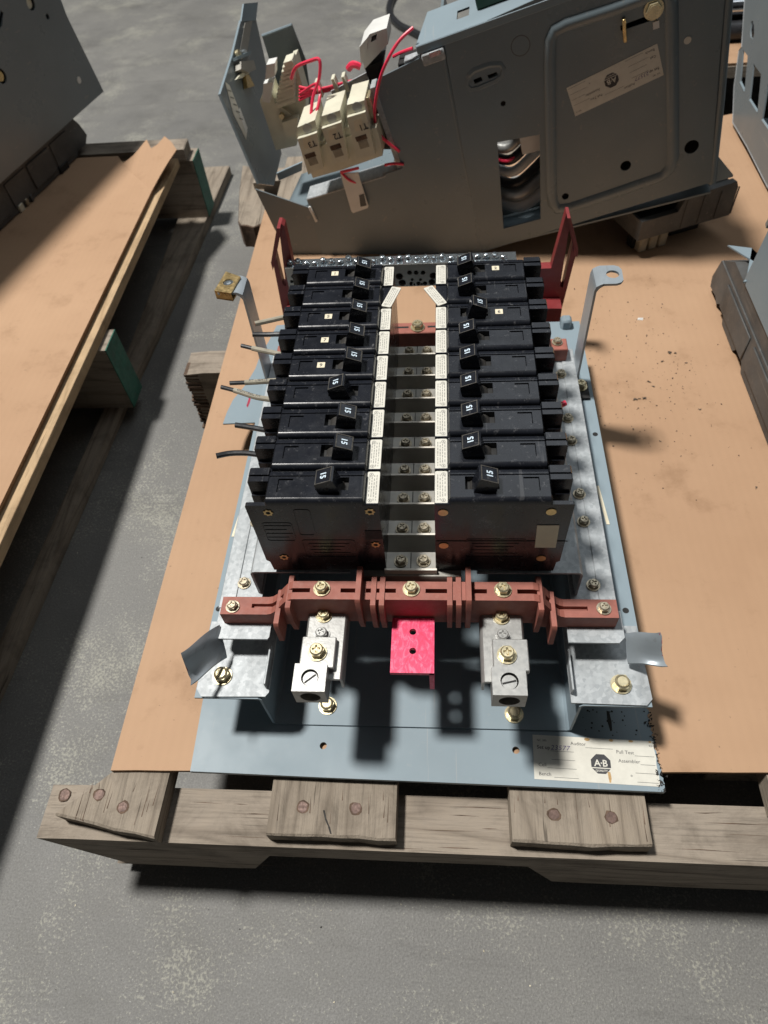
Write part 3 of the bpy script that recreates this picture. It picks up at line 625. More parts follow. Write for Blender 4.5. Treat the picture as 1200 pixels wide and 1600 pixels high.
# incoming lugs -----------------------------------------------------------
def lug(xc, yc_top, bx0, bx1, skew):
    """aluminium bus strap with folded sides and a wire lug at its end"""
    mb = MB(FXZ)
    P = [(bx0, -98), (bx0, -87), (bx0+1.5, -85), (bx1-1.5, -85), (bx1, -87), (bx1, -98), (bx1-1.5, -98), (bx1-1.5, -87.5), (bx0+1.5, -87.5), (bx0+1.5, -98)]
    mb.prism([(x, z) for x, z in P], -68, -21.5, 'alu'); strap_ = obj('bus_strap', mb, pb)
    for y, me in ((-25, BOLT), (-38.6, BOLT_B)): inst('bolt', me, strap_, (xc, y, -85), (0, 0, random.random()))
    lx0, lx1 = xc-11+skew, xc+9+skew
    mb = MB(); mb.box((lx0+1, -63, -85), (lx1+2.5, -42, -80.4), 'alu', .6)
    mb.prism(rect(lx0-.4, -80, lx1-.6, -62.5), -76.2, -75.4, 'alu', [circ((lx0+lx1)/2-.4, -71.3, 5.3, 20)])
    F2 = FXZ; mb.prism(rect(lx0-.4, -93, lx1-.6, -76.2), -80, -78.6, 'alu', [circ((lx0+lx1)/2-.4, -84.4, 6.2, 20)], f=F2)
    for a_, b_ in ((lx0-.4, lx0+1), (lx1-2, lx1-.6)): mb.box((a_, -78.6, -93), (b_, -62.5, -76.2), 'alu')
    mb.box((lx0+1, -64, -93), (lx1-2, -62.5, -76.3), 'alu'); mb.box((lx0+1, -78.6, -93), (lx1-2, -64, -91.6), 'alu')
    cx_ = (lx0+lx1)/2-.4; cyl = circ(cx_, -84.4, 6.2, 20); c2 = circ(cx_, -84.4, 5.6, 20)
    mb.add([(p[0], -79.9, p[1]) for p in cyl]+[(p[0], -66, p[1]) for p in c2], [(i, (i+1) % 20, 20+(i+1) % 20, 20+i) for i in range(20)], 'nickel'); mb.add([(p[0], -67, p[1]) for p in c2], [list(range(20))], 'bdark')
    lg = obj('wire_lug', mb, pb)
    mb = MB(); mb.prism(circ(cx_, -71.3, 4.5, 20), -80, -77.4, 'alu'); an = .7 if skew < 0 else .25; ca, sa = math.cos(an), math.sin(an)
    mb.prism([(cx_+ca*a_-sa*b_, -71.3+sa*a_+ca*b_) for a_, b_ in ((-4.2, -.6), (4.2, -.6), (4.2, .6), (-4.2, .6))], -77.4, -77.3, 'bdark'); obj('set_screw', mb, lg)
    inst('bolt', BOLT_M, lg, (xc+skew*.5, -53, -80.4))
lug(-56.4, 0, -67, -41, -1.2); lug(57, 0, 43.6, 70.6, 3.2)
mb = MB(); mb.prism(rect(-12.2, -62, 14.8, -24.4), -91, -88, 'pink', [circ(1.2, -34.2, 2.2, 14), circ(1.4, -47.4, 2.2, 14)]); mb.box((11.8, -62, -113), (14.8, -24.6, -88.1), 'pink'); obj('pink_insulator', mb, pb, 'bright pink angled insulating plate under the red bar')
# small print: white label pads shared by the breakers
def rating_label():
    mb = MB(); mb.prism(rrect(16, .9, 23.2, 24.6, 1, 3), -.5, .3, 'label'); rr = random.Random(3)
    for col, (xa, ln) in enumerate(((17.4, 17), (18.8, 14), (20.2, 16), (21.6, 13))):
        y = 3.2
        while y < 21.5:
            l = rr.uniform(.6, 2.2)
            if not (col > 1 and (y < 5.6)) : mb.flat(rect(xa, y, xa+.42, min(y+l, 22)), .36, 'greyprint')
            y += l+rr.uniform(.35, 1.3)
    for cy in (3.3, 22.2):
        P = circ(20.9, cy, 1.25, 14); Q = circ(20.9, cy, .95, 14); mb.flat(P, .36, 'greyprint', [Q]); mb.flat(rect(20.6, cy-.5, 21.2, cy+.5), .36, 'greyprint')
    return mb
# ================================================================ BREAKERS
BASE = -70.
def mirror(mb, s):
    if s < 0:
        mb.v = [Vector((-p[0], p[1], p[2])) for p in mb.v]
    return mb
CACHE = {}
def bmesh_of(key, fn, s):
    if (key, s) not in CACHE:
        mb = mirror(fn(), s)
        for p in mb.v: p.z -= BASE
        CACHE[key, s] = mb.mesh(key, local=True)
    return CACHE[key, s]
def case():
    mb = MB(FXZ)
    mb.prism([(15.8, -69.8), (89.8, -69.8), (90.6, -60), (92.6, -58), (92.8, -30), (81, -27), (81, -.4), (15.8, -.4)], .3, 25.1, 'bplastic')
    mb.prism([(81, -29), (92.8, -31), (93.2, -1.2), (92.4, -.2), (81, -.2)], .32, 2.9, 'bplastic')
    mb.prism([(81, -10), (93.4, -10), (93.4, 2.6), (92.6, 3.4), (81, 3.4)], 15.4, 19.2, 'bplastic'); mb.prism([(81, -29), (93.4, -31), (93.4, 2.8), (92.4, 4.2), (81, 4.2)], 19.8, 25.08, 'bplastic')
    mb.prism([(81, -29), (93, -31), (93, -8), (81, -8)], 13.6, 21, 'bplastic')
    mb.f = IDF; mb.box((15.9, .35, -.5), (81, 1.6, .35), 'bplastic', .3); mb.box((23.6, .6, -.5), (81.2, 24.9, .6), 'bplastic', .3); mb.box((83, 4, -27), (90, 12, -24), 'zincdull'); return mb
def cover():
    mb = MB(); x0, x1 = 23.8, 80.8
    slot = rect(33, 7.2, 52, 16.6); win = rect(65.6, 6.2, 74.4, 15.9)
    mb.prism(rect(x0+1, 2, x1-1, 17.2), .2, 5, 'bplastic', [slot, win]); mb.box((33, 7.2, .2), (52, 16.6, .8), 'bdark'); mb.box((65.6, 6.2, .2), (74, 15.2, 4.45), 'bplastic')
    mb.prism([(-.4, .2), (-.4, 2.2), (-.22, 3.2), (.25, 4.05), (1.05, 4.7), (2, 5), (2, .2)], x0+1, x1-1, 'bplastic', f=FYZ)
    mb.prism([(17.2, .2), (17.2, 4.4), (17.9, 4.4), (18.1, 5.2), (20.6, 5.2), (21.6, 4.6), (22, 3.4), (22, .2)], x0+1, x1-1, 'bplastic', f=FYZ)
    for a_, b_ in ((x0, x0+1), (x1, x1-1)): mb.add([(a_, 0, .2), (a_, 21.4, .2), (a_, 21, 3.6), (a_, .6, 3.6), (b_, -.4, .2), (b_, 22, .2), (b_, 20.6, 5.2), (b_, 2, 5), (b_, -.2, 3.4)], [(0, 1, 2, 3), (3, 2, 6, 7), (0, 3, 7, 8, 4), (1, 5, 6, 2)], 'bplastic')
    return mb
def toggle(out):
    mb = MB(FXZ)
    P = [(51.3, 11.6), (50.9, 12.6), (41.4, 16.2), (40.4, 15.8), (37, 2.5), (49.6, 2.5)]
    if not out: P = [(82.6-x, z) for x, z in P]
    mb.prism(P, 4.8, 15.6, 'bplastic')
    # raised rim and figures on the head
    a_, b_ = (Vector((50.9, 0, 12.6)), Vector((41.4, 0, 16.2)))
    if not out: a_.x = 82.6-a_.x; b_.x = 82.6-b_.x
    inner, outer_ = (b_, a_) if out else (a_, b_)
    up = (inner-outer_).normalized(); nrm = Vector((0, 1, 0)).cross(up); nrm = nrm if nrm.z > 0 else -nrm
    c0 = (inner+outer_)/2; F = frame(c0+Vector((0, 10.15, 0)), up, (0, 1, 0), nrm); L_ = (inner-outer_).length/2
    mb.prism(rect(-L_, -5.35, L_, 5.35), -.1, .26, 'dusty', [rect(-L_+.55, -4.8, L_-.55, 4.8)], f=F)
    # drum of the toggle showing in the slot
    n = 8; cx_ = 42.5; arc = [(cx_+8.6*math.cos(math.radians(t)), -4.6+8.6*math.sin(math.radians(t))) for t in range(0, 181, 15)]
    mb.prism(arc, 7.6, 16.2, 'drum'); mb.flat(circ(41.3+(3.4 if out else -3.4), 8.6, 1.3, 14), 4.72, 'bdark', f=FXZ)
    return mb
def figures(out, s):
    mb = MB(); a_, b_ = (Vector((50.9, 0, 12.6)), Vector((41.4, 0, 16.2)))
    if not out: a_.x = 82.6-a_.x; b_.x = 82.6-b_.x
    inner, outer_ = (b_, a_) if out else (a_, b_)
    up = (inner-outer_).normalized(); nrm = Vector((0, 1, 0)).cross(up); nrm = nrm if nrm.z > 0 else -nrm
    c0 = (inner+outer_)/2+Vector((0, 10.3, 0))-up*1.7
    # text runs along y; on the left row it reads towards the viewer, on the right row away
    R = Vector((0, 1, 0))
    F = frame(c0, R, up, nrm); mb.text('15', F, 5.0, 'figure', .32, .14, 'CENTER'); return mb
def figure_left(out):
    mb = figures(out, 1); return mb
def sticker(txt, s):
    mb = MB(); x, y = 59.6, 11.4; mb.prism(rrect(x-2.6, y-2.6, x+2.6, y+2.6, .3, 2), 5.02, 5.16, 'label2')
    return mb
def rivet(star):
    mb = MB(FXZ)
    if star:
        P = [(3.1*math.cos(i*math.pi/7)*(1 if i % 2 == 0 else .72), 3.1*math.sin(i*math.pi/7)*(1 if i % 2 == 0 else .72)) for i in range(14)]
        mb.prism(P, -.55, .3, 'brass', [circ(0, 0, 1.4, 14)]); mb.flat(circ(0, 0, 1.5, 12), -.1, 'bdark', f=FXZ)
    else: mb.prism(circ(0, 0, 2.9, 18), -.5, .3, 'brass')
    mb.flat(circ(0, 0, 3.9, 18), .22, 'bdark', f=FXZ); return mb.mesh('rivet', local=True)
RIV = {True: rivet(True), False: rivet(False)}
NUM = {(-1, 8): '1', (-1, 6): '5', (-1, 5): '7', (-1, 4): '9', (1, 8): '2', (1, 6): '6'}
OUTW = {(-1, 0), (-1, 3), (1, 0), (1, 6)}
ORD = ['nearest', 'second', 'third', 'fourth', 'fifth', 'sixth', 'seventh', 'eighth', 'farthest']
TILT = {(-1, 7): (9, -3), (1, 7): (-14, -5)}
WIRES = {(-1, 1): [([(-126.4, 56.2), (-118, 59.1), (-107.7, 59.2), (-98.5, 57.7), (-88, 55)], 'blackwire', 0, '')],
 (-1, 2): [([(-118.6, 83.8), (-109, 82.4), (-96.3, 79.2), (-88, 77)], 'blackwire', 0, '')],
 (-1, 3): [([(-135.6, 121.1), (-123.2, 117.3), (-109.3, 111.2), (-97.5, 108.3), (-88, 106)], 'sleeve', 1, 'CONTROL PW')],
 (-1, 4): [([(-130.2, 124.9), (-116.5, 126.2), (-100.8, 127.1), (-88, 127.6)], 'sleeve', 1, 'PIT LIGHTS')],
 (-1, 5): [([(-128.9, 165.4), (-117.6, 162.1), (-100.9, 156.5), (-88, 151.8)], 'sleeve', 1, '')],
 (-1, 6): [([(-122.4, 177.9), (-111.4, 178.4), (-100.6, 178.5), (-88, 178)], 'blackwire', 0, '')],
 (-1, 7): [([(-122.8, 190.5), (-112.9, 194.7), (-100.4, 198.8), (-88, 203)], 'sleeve', 0, '')],
 (1, 3): [([(101.5, 99.5), (97, 97.5), (88, 94)], 'pinkwire', 0, '')]}
for s in (-1, 1):
    side = 'left' if s < 0 else 'right'
    for n in range(9):
        k = (s, n); bits = []
        out = k in OUTW
        extra = []
        if k in NUM: extra.append('number %s sticker' % NUM[k])
        if k in WIRES: extra.append({'blackwire': 'black wire stub', 'sleeve': 'beige sleeved wire stub', 'pinkwire': 'pink wire tip'}[WIRES[k][0][1]])
        if k in TILT: extra.append('askew white label')
        lab = 'black breaker with %s, %s in %s row' % (', '.join(extra) if extra else ('handle thrown outward' if out else 'handle thrown inward'), ORD[n]+('' if n in (0, 8) else ' from front'), side)
        br = thing('circuit_breaker', lab, 'circuit breaker', (0, 25.4*n, BASE), 'circuit breakers in two rows of the panel')
        def part(nm, me, lab_=None, par=None):
            o_ = bpy.data.objects.new(nm, me); COL.objects.link(o_); o_.parent = par or br; ROOT[o_.name] = ROOT[br.name]
            if lab_: o_['label'] = lab_
            return o_
        part('case', bmesh_of('case', case, s)); cv = part('cover', bmesh_of('cover', cover, s))
        tg = part('toggle', bmesh_of('toggle_out' if out else 'toggle_in', lambda: toggle(out), s))
        fk = ('figures', out, s)
        if fk not in CACHE:
            mb = figures(out, 1)
            if s < 0: mb.v = [Vector((-p[0], 20.6-p[1], p[2])) for p in mb.v]     # turned, not mirrored
            for p in mb.v: p.z -= BASE
            CACHE[fk] = mb.mesh('rating_figures', local=True)
        part('rating_figures', CACHE[fk], par=tg)
        if k in TILT:
            mb = mirror(rating_label(), s); an, dx = math.radians(TILT[k][0]), TILT[k][1]; cx_ = s*19.6
            if s < 0: dx = 4
            an = math.radians(-17 if s < 0 else 27)
            for p in mb.v:
                x, y = p.x-cx_, p.y-12.7; p.x = cx_+x*math.cos(an)-y*math.sin(an)+(3.2 if s < 0 else -4.2); p.y = 12.7+x*math.sin(an)+y*math.cos(an)-1; p.z += .9-BASE
            part('rating_label', mb.mesh('rating_label', local=True), 'rating label come loose and hanging askew')
        else: part('rating_label', bmesh_of('rating_label', rating_label, s))
        if k in NUM:
            mb = sticker(NUM[k], s)
            if s < 0: mb.v = [Vector((-p[0], p[1], p[2])) for p in mb.v]
            mb.text(NUM[k], frame((s*59.6, 9.9, 5.2), (1, 0, 0), (0, 1, 0), (0, 0, 1)), 4.2, 'ink', .05, .06, 'CENTER')
            for p in mb.v: p.z -= BASE
            part('number_sticker', mb.mesh('number_sticker', local=True), par=cv)
        for path, m_, tip, txt in WIRES.get(k, []):
            zc = -21
            P = spline([(x, y-25.4*n, zc+(.8 if i == 0 else 0)) for i, (x, y) in enumerate(path)], 5)
            mb = MB(); r = 1.9
            if tip:
                mb.tube(P[:5], 1.55, 'blackwire', 9, cap='copper'); mb.tube(P[4:], r, m_, 9)
            else: mb.tube(P, r, m_, 9, cap='copper')
            if txt:
                a_ = Vector(P[5]); b_ = Vector(P[-6]); u_ = (b_-a_).normalized(); v_ = Vector((0, 0, 1)).cross(u_).normalized(); w_ = (b_-a_).length
                def wrap(a, b, c):
                    t = max(0, min(.999, (a/w_)))*(len(P)-11); i = int(t)+5; q = Vector(P[i]).lerp(Vector(P[i+1]), t-int(t)); ph = (b-.9)/r
                    return q+v_*(math.sin(ph)*(r+c))+Vector((0, 0, math.cos(ph)*(r+c)))
                mb.text(txt, wrap, 2.7, 'ink', .06, .05)
            for p in mb.v: p.z -= BASE
            part('wire_stub', mb.mesh('wire_stub', local=True))
        if n == 0:
            for x, z in (((-80.6, -6.7), (-21.1, -6), (-20.5, -39.7), (-80.2, -54.1)) if s < 0 else ((20.6, -7.2), (81, -6.8), (20.9, -40.8), (80.7, -54.8))):
                o_ = inst('rivet', RIV[s < 0], br, (x, .3, z))
            mb = MB(FXZ)
            def fr_(x0_, z0_, x1_, z1_): 
                mb.prism(rrect(x0_, z0_, x1_, z1_, 2, 3), 0, .31, 'bplastic', [rrect(x0_+.5, z0_+.5, x1_-.5, z1_-.5, 1.6, 3)])
            T = lambda x, z, t, sz: mb.text(t, frame((x, 0, z), (1, 0, 0), (0, 0, 1), (0, -1, 0)), sz, 'dusty', .06, 0, 'CENTER')
            if s < 0:
                fr_(-66, -30, -56, -4); fr_(-66, -54, -33, -35); fr_(-87, -36, -69, -17)
                for i in range(4): mb.prism(rect(-86, -21-4*i, -70-3*(i % 2), -20-4*i), 0, .35, 'bplastic')
                for i in range(4): mb.prism(rect(-62+2*(i % 2), -40-3.4*i, -37-3*(i % 3), -38.8-3.4*i), 0, .38, 'bplastic')
                mb.box((-26, -34, 0), (-16, -25, .33), 'bdark')
            else:
                fr_(34, -54, 70, -34)
                for i in range(4): mb.prism(rect(38+2*(i % 2), -40-3.6*i, 66-3*(i % 3), -38.6-3.6*i), 0, .38, 'bplastic')
                mb.prism(rect(16, -36.4, 94, -35.8), 0, .31, 'bdark')
            for p in mb.v: p.z -= BASE
            part('moulded_markings', mb.mesh('moulded_markings', local=True))
            if s > 0:
                mb = MB(FXZ); mb.prism([(74.6, -19.7), (87.2, -19.7), (88, -42.8), (75.6, -42.6)], -.12, .28, 'label2')
                for p in mb.v: p.z -= BASE
                part('blank_sticker', mb.mesh('blank_sticker', local=True))
                mb = None
#@@UNITS
# ================================================================ UNIT BEHIND THE PANEL (tilted, resting on a corner)
P0 = onz(753, 396, CB); uu = Vector((0.96126793, -0.058887, 0.26925137)); vv = Vector((-0.2657103, 0.06154619, 0.96208633)); nn_ = uu.cross(vv)
th_ = math.radians(4.5); vv, nn_ = vv*math.cos(th_)+nn_*math.sin(th_), nn_*math.cos(th_)-vv*math.sin(th_)   # the unit leans a little forward
U = frame(P0, uu, vv, nn_)
def ab(px, py, c=0):
    r = ray(px, py); Q = P0+nn_*c; t = (Q-CAM).dot(nn_)/r.dot(nn_); w = CAM+r*t-P0; return (w.dot(uu), w.dot(vv))
def bc(px, py, a):
    r = ray(px, py); Q = P0+uu*a; t = (Q-CAM).dot(uu)/r.dot(uu); w = CAM+r*t-P0; return (w.dot(vv), w.dot(nn_))
Z8 = lambda x, y: (620+x/2.069, y/2.069)
Z7 = lambda x, y: (330+x/3.4286, y/3.4286)
un_ = thing('motor_control_unit', 'large dark grey unit with stamped cover plate, tilted on one corner behind the breakers', 'control unit', P0)
# stamped cover
outl = [ab(*Z8(*p)) for p in ((275, 815), (1015, 590), (1035, 300), (1060, 0), (1066, -90), (450, -3), (150, 130))]
win = [ab(*Z8(*p)) for p in ((325, 460), (462, 435), (465, 708), (345, 740))]; win = win[::-1] if False else win
s1 = [ab(*Z8(*p)) for p in ((247, 258), (272, 248), (278, 260), (252, 272))]; s2 = [ab(*Z8(*p)) for p in ((292, 244), (322, 232), (328, 244), (298, 255))]
hl = [circ(*ab(*Z8(740, 536)), 5.4, 16), circ(*ab(*Z8(953, 475)), 7, 16), circ(*ab(*Z8(545, 635)), 3.8, 14), circ(*ab(*Z8(344, 335)), 2.6, 12)]
slot_ = [ab(*Z8(*p)) for p in ((722, 84), (828, 44), (842, 50), (840, 66), (826, 66), (724, 100))]
mb = MB(U); mb.prism(outl, -1.6, 0, 'paint3', [win, s1, s2, slot_]+hl); cov = obj('cover_plate', mb, un_)
mb = MB(U)
emb = rrect(101, 36, 210, 203, 15, 5)
def shear(P): return [(x+(-9 if False else 0)+(203-y)*-.06, y+(x-101)*-.03) for x, y in P]
o5 = [ab(*Z8(*p)) for p in ((500, 620), (496, 400), (494, 200), (496, 130), (510, 98), (545, 80), (700, 30), (850, -25), (880, -20), (888, 20), (890, 200), (892, 380), (893, 510), (882, 545), (855, 572), (700, 625), (560, 672), (520, 676), (504, 655))]
mb.tube([(x, y, -3.8) for x, y in o5], 7.2, 'paint3', 10, closed=True)
ob = [ab(*Z8(*p)) for p in ((228, 275), (232, 245), (250, 228), (300, 210), (335, 208), (345, 222), (338, 246), (318, 262), (262, 285), (240, 290))]
mb.tube([(x, y, -2.9) for x, y in ob], 4, 'paint3', 8, closed=True); obj('stamped_ridge', mb, cov)
mb = MB(U); mb.flat(circ(*ab(*Z8(400, 148)), 9, 20), .1, 'moulding', [circ(*ab(*Z8(400, 148)), 8.2, 20)]); mb.prism(circ(*ab(*Z8(940, 130)), 3.2, 14), 0, .5, 'label'); obj('plug', mb, cov)
bx = ab(*Z8(830, 28)); mb = MB(U); mb.prism(circ(*bx, 8.5, 20), 0, 2, 'zinc'); mb.prism(circ(*bx, 6.6, 6), 2, 6, 'zinc'); mb.prism(circ(*bx, 5, 16), 6, 7, 'zinc'); q = ab(*Z8(735, 92)); mb.box((q[0]-1.5, q[1]-10, 0), (q[0]+1.5, q[1]+9, 5), 'brass', .5); q = ab(*Z8(838, 80)); mb.box((q[0]-2.6, q[1]-3, 0), (q[0]+2.6, q[1]+3, 1), 'white'); obj('latch_bolt', mb, cov)
la_ = Vector(U(*ab(*Z8(863, 242)), .1)); lb = Vector(U(*ab(*Z8(577, 376)), .1)); lc = Vector(U(*ab(*Z8(850, 135)), .1)); s_v = (lb-la_).normalized(); t_v = (lc-la_); t_v = (t_v-s_v*t_v.dot(s_v)).normalized()
obj('inspection_label', quality_label(frame(la_, s_v, t_v, nn_)), cov)
# folded walls of the box, plus dark sheets added to shade its holes
mb = MB(U)
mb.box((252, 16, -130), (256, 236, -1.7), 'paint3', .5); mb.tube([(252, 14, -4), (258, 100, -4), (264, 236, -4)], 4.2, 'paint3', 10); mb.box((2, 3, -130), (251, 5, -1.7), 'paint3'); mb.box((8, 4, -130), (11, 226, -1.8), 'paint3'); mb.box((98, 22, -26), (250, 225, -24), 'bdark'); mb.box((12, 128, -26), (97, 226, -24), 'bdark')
fl_ = [ab(*Z8(*p), c=-4) for p in ((1018, 480), (1088, 566), (1086, 572), (1016, 592))]; mb.prism(fl_, -5, -4, 'paint'); obj('box_wall_dark_backing', mb, un_)  # lighter paint on this flange stands for the light falling on it
TB = ab(*Z8(300, 65))[1]; mb = MB(U)
mb.prism([(-9, 0), (268, 0), (268, -74), (-2, -74)], TB-1.6, TB+.2, 'paint', [[(30, -28), (42, -28), (42, -48), (30, -48)]], f=lambda a, b, c: U(a, c, b)); mb.box((-9, TB-7, -1), (268, TB, .6), 'paint', .5); obj('top_flange', mb, un_)
mb = MB(U); mb.box((50, TB+.4, -90), (180, TB+29, -30), 'pcb', 1); obj('green_cover', mb, un_)
mb = MB(U); mb.box((-6, 216, -16), (16, 226, 3), 'galv', 1); mb.box((-24, 218, -14), (-8, 225, -2), 'galv', .6); mb.box((-32, 206, -30), (-10, 222, -8), 'bdark', 1); mb.prism(rect(2, 222, 13, 226), 3, 4, 'bright'); obj('hinge', mb, un_)
# things seen through the window
mb = MB(U); 
for k in range(6): mb.tube(spline([(26, 34+14*k, -50), (50, 28+14*k, -34), (72, 32+15*k, -40), (94, 42+14*k, -56)], 5), 5.4 if k > 1 else 8, ('white', 'alu', 'blackwire', 'white', 'blackwire', 'alu')[k], 10)
mb.tube(spline([(26, 92, -44), (48, 86, -30), (66, 90, -36)], 5), 2.2, 'pinkwire', 8); mb.box((66, 92, -40), (92, 124, -20), 'white', 1); mb.box((18, 2, -96), (100, 30, -60), 'alu', 1); obj('inner_wiring', mb, un_)
# dark front sheet on the left
mb = MB(U); d_ = [(-50, 218.5), (-55, 216), (-57.5, 211)]
outl = [(13.4, 226), (-50, 219.3), (-55, 217), (-57.5, 212), (-58.3, 126.5), (-78, 126), (-80.2, 125), (-175.6, 123.2), (-189, 43), (-196, 8), (-.8, 1)]
mb.prism(outl, -1.4, .4, 'paint3'); mb.tube([(-.2, 2, -2), (14, 226, -2)], 2.8, 'paint3', 8); fs = obj('front_sheet', mb, un_)
mb = MB(U); mb.box((-176, 122.5, -26), (-79, 125, 1), 'galv', .8); mb.box((-82, 116, -14), (-60, 126.6, -1.5), 'galv', .6); mb.box((-64, 126, -20), (-58.6, 212, -1.5), 'galv'); obj('folded_lip', mb, fs)
mb = MB(U); mb.prism([(-228, 152), (-177, 113), (-189.5, 43), (-196, 8), (-222, 30), (-230, 100)], -1.6, 0, 'paint2', f=frame(P0+nn_*-.5, uu, vv, nn_)); mb.box((-177, 96, 0), (-174, 116, 3), 'white', .5); obj('corner_sheet', mb, un_)
mb = MB(U); mb.prism([(-226, -2), (-84, -2), (-84, -112), (-214, -112)], 100, 101.6, 'paint3', f=lambda a, b, c: U(a, c, b)); obj('box_floor', mb, un_)
# side door seen from inside
AL = -227.3
SD = lambda p, q, r: U(r, p, q)
dp = [bc(*p, AL) for p in ((403, 287), (343, 148), (362, 88), (375, 34), (400, 30), (418, 110), (440, 240), (428, 290))]
mb = MB(SD); mb.prism(dp, AL-1.6, AL, 'paint2'); 
tb = [bc(*p, AL) for p in ((376, 34), (380, 6), (402, 4), (399, 32))]; mb.prism(tb, AL-1, AL+1, 'paint'); sd = obj('side_door', mb, un_)
mb = MB(SD); mb.tube([(*bc(*p, AL), AL) for p in ((403, 287), (343, 148), (362, 88), (375, 34))], 1.6, 'paint', 6); obj('door_edge', mb, sd)
mb = MB(SD); mb.prism([bc(*p, AL) for p in ((351, 128), (358, 133), (386, 205), (384, 218), (364, 178))], AL+.1, AL+.5, 'label', ); mb.prism([bc(*p, AL) for p in ((371, 172), (374, 168), (386, 200), (384, 210))], AL+.5, AL+.7, 'white')
for k in range(5):
    p = (354+k*4.6, 140+k*11); mb.flat([bc(*t_, AL) for t_ in ((p[0], p[1]), (p[0]+6, p[1]+2), (p[0]+6.6, p[1]+4), (p[0]+.6, p[1]+2))], AL+.8, 'greyprint')
obj('rating_sticker', mb, sd)
mb = MB(SD)
for (x, y, m_, r_) in ((369, 87, 'zinc', 5), (378, 84, 'bright', 3.5)): q = bc(x, y, AL); mb.prism(circ(*q, r_, 12), AL, AL+5, m_)
mb.prism([bc(*p, AL) for p in ((361, 92), (385, 82), (384, 88), (363, 97))], AL+.2, AL+7, 'paint'); mb.prism([bc(*p, AL) for p in ((366, 100), (386, 98), (390, 112), (378, 118), (366, 112))], AL, AL+9, 'nickel'); mb.prism([bc(*p, AL) for p in ((364, 126), (372, 116), (385, 112), (384, 117), (372, 124))], AL+2, AL+5, 'cream'); mb.prism([bc(*p, AL) for p in ((377, 120), (382, 119), (391, 137), (380, 140))], AL+1, AL+6, 'brass'); mb.prism([bc(*p, AL) for p in ((381, 36), (392, 33), (384, 82), (372, 84))], AL+.1, AL+2, 'nickel'); obj('door_latch', mb, sd)
# rear bracket and terminal strip
mb = MB(U); c = -105; mb.prism([ab(*Z7(*p), c) for p in ((272, 192), (432, 132), (506, 322), (548, 620), (470, 700), (360, 480))], c-2, c, 'paint3'); mb.tube([(*ab(*Z7(*p), c), c) for p in ((272, 192), (432, 132))], 1.5, 'paint', 6); obj('rear_bracket', mb, un_)
mb = MB(U); c = -60
mb.prism([ab(*Z7(*p), c) for p in ((258, 545), (345, 810), (455, 785), (470, 690), (460, 640), (345, 560), (300, 440))], c-30, c-2, 'cream')
mb.prism([ab(*Z7(*p), c) for p in ((415, 340), (440, 330), (500, 540), (500, 620), (455, 770), (350, 560))], c-30, c-8, 'cream')
ts = obj('terminal_strip', mb, un_)
for k in range(10):
    t = k/9.; p = Z7(395-48*t, 345+215*t); q = Z7(440+10*t, 322+205*t); x, y = ab(*p, c); x2, y2 = ab(*q, c)
    mb = MB(U); mb.box((x, y-3.2, c-14), (x2, y+3.2, c+4), 'cream', .6); obj('terminal', mb, ts)
mb = MB(U)
for pts in (((305, 325), (350, 315), (350, 385), (300, 405)), ((290, 425), (340, 418), (322, 530), (282, 520))): mb.prism([ab(*Z7(*p), c) for p in pts], c-4, c+10, 'white')
obj('end_clip', mb, ts)
mb = MB(U)
for x, y in ((380, 620), (430, 690)): mb.prism(circ(*ab(*Z7(x, y), c), 3, 12), c-2, c+3, 'zinc')
mb.prism([ab(*Z7(*p), c) for p in ((385, 640), (470, 610), (470, 690), (410, 720))], c-2, c+8, 'cream'); obj('strip_screw', mb, ts)
# three pole contact block T1 T2 T3
cbk = MB(U); c = 24
base_ = [ab(*Z7(*p), c) for p in ((500, 870), (540, 970), (700, 925), (915, 850), (905, 780), (880, 700), (600, 790))]; cbk.prism(base_, -25, c-6, 'cream'); blk = obj('contact_block', cbk, un_)
for nm, pts, cap, tx in (('T3', ((462, 745), (565, 712), (600, 900), (520, 935)), ((455, 742), (462, 680), (556, 640), (572, 705)), (512, 765)), ('T2', ((592, 690), (695, 655), (738, 860), (655, 880)), ((586, 688), (592, 620), (690, 588), (700, 650)), (648, 720)), ('T1', ((728, 630), (825, 600), (880, 830), (780, 850)), ((722, 628), (728, 560), (820, 535), (830, 598)), (785, 672))):
    mb = MB(U); mb.prism([ab(*Z7(*p), c) for p in pts], -20, c, 'cream'); mb.prism([ab(*Z7(*p), c-6) for p in cap], -24, c-5, 'cream')
    q = ab(*Z7(tx[0]+22, tx[1]+75), c); mb.box((q[0]-6, q[1]-1, c-1), (q[0]+6, q[1]+4, c+.3), 'rot', .3); mb.box((q[0]-5, q[1]-9, c-1), (q[0]+5, q[1]-1.2, c+.3), 'sleeve', .3)
    q = ab(*Z7(cap[0][0]+60, cap[0][1]-55), c-5); mb.prism(circ(*q, 5, 12), c-5, c-4.4, 'alu')
    pole = obj('contact_pole', mb, blk)
    q = Vector(U(*ab(*Z7(*tx), c), c+.1)); mb = MB(U)
    mb.prism([ab(*Z7(tx[0]+dx, tx[1]+dy), c) for dx, dy in ((-22, -28), (20, -42), (28, 20), (-14, 34))], c, c+.3, 'label2')
    mb.text(nm, frame(q+uu*5-vv*0+nn_*.3, -uu, -vv, nn_), 8.5, 'ink', .1, .15, 'CENTER'); ROOT_ok = obj('pole_label', mb, blk)
mb = MB(U)
for pts in (((575, 760), (600, 750), (660, 890), (620, 900)), ((705, 690), (735, 680), (800, 830), (760, 850))): mb.prism([ab(*Z7(*p), c-8) for p in pts], -20, c-8, 'cream')
obj('barrier', mb, blk)
mb = MB(U)
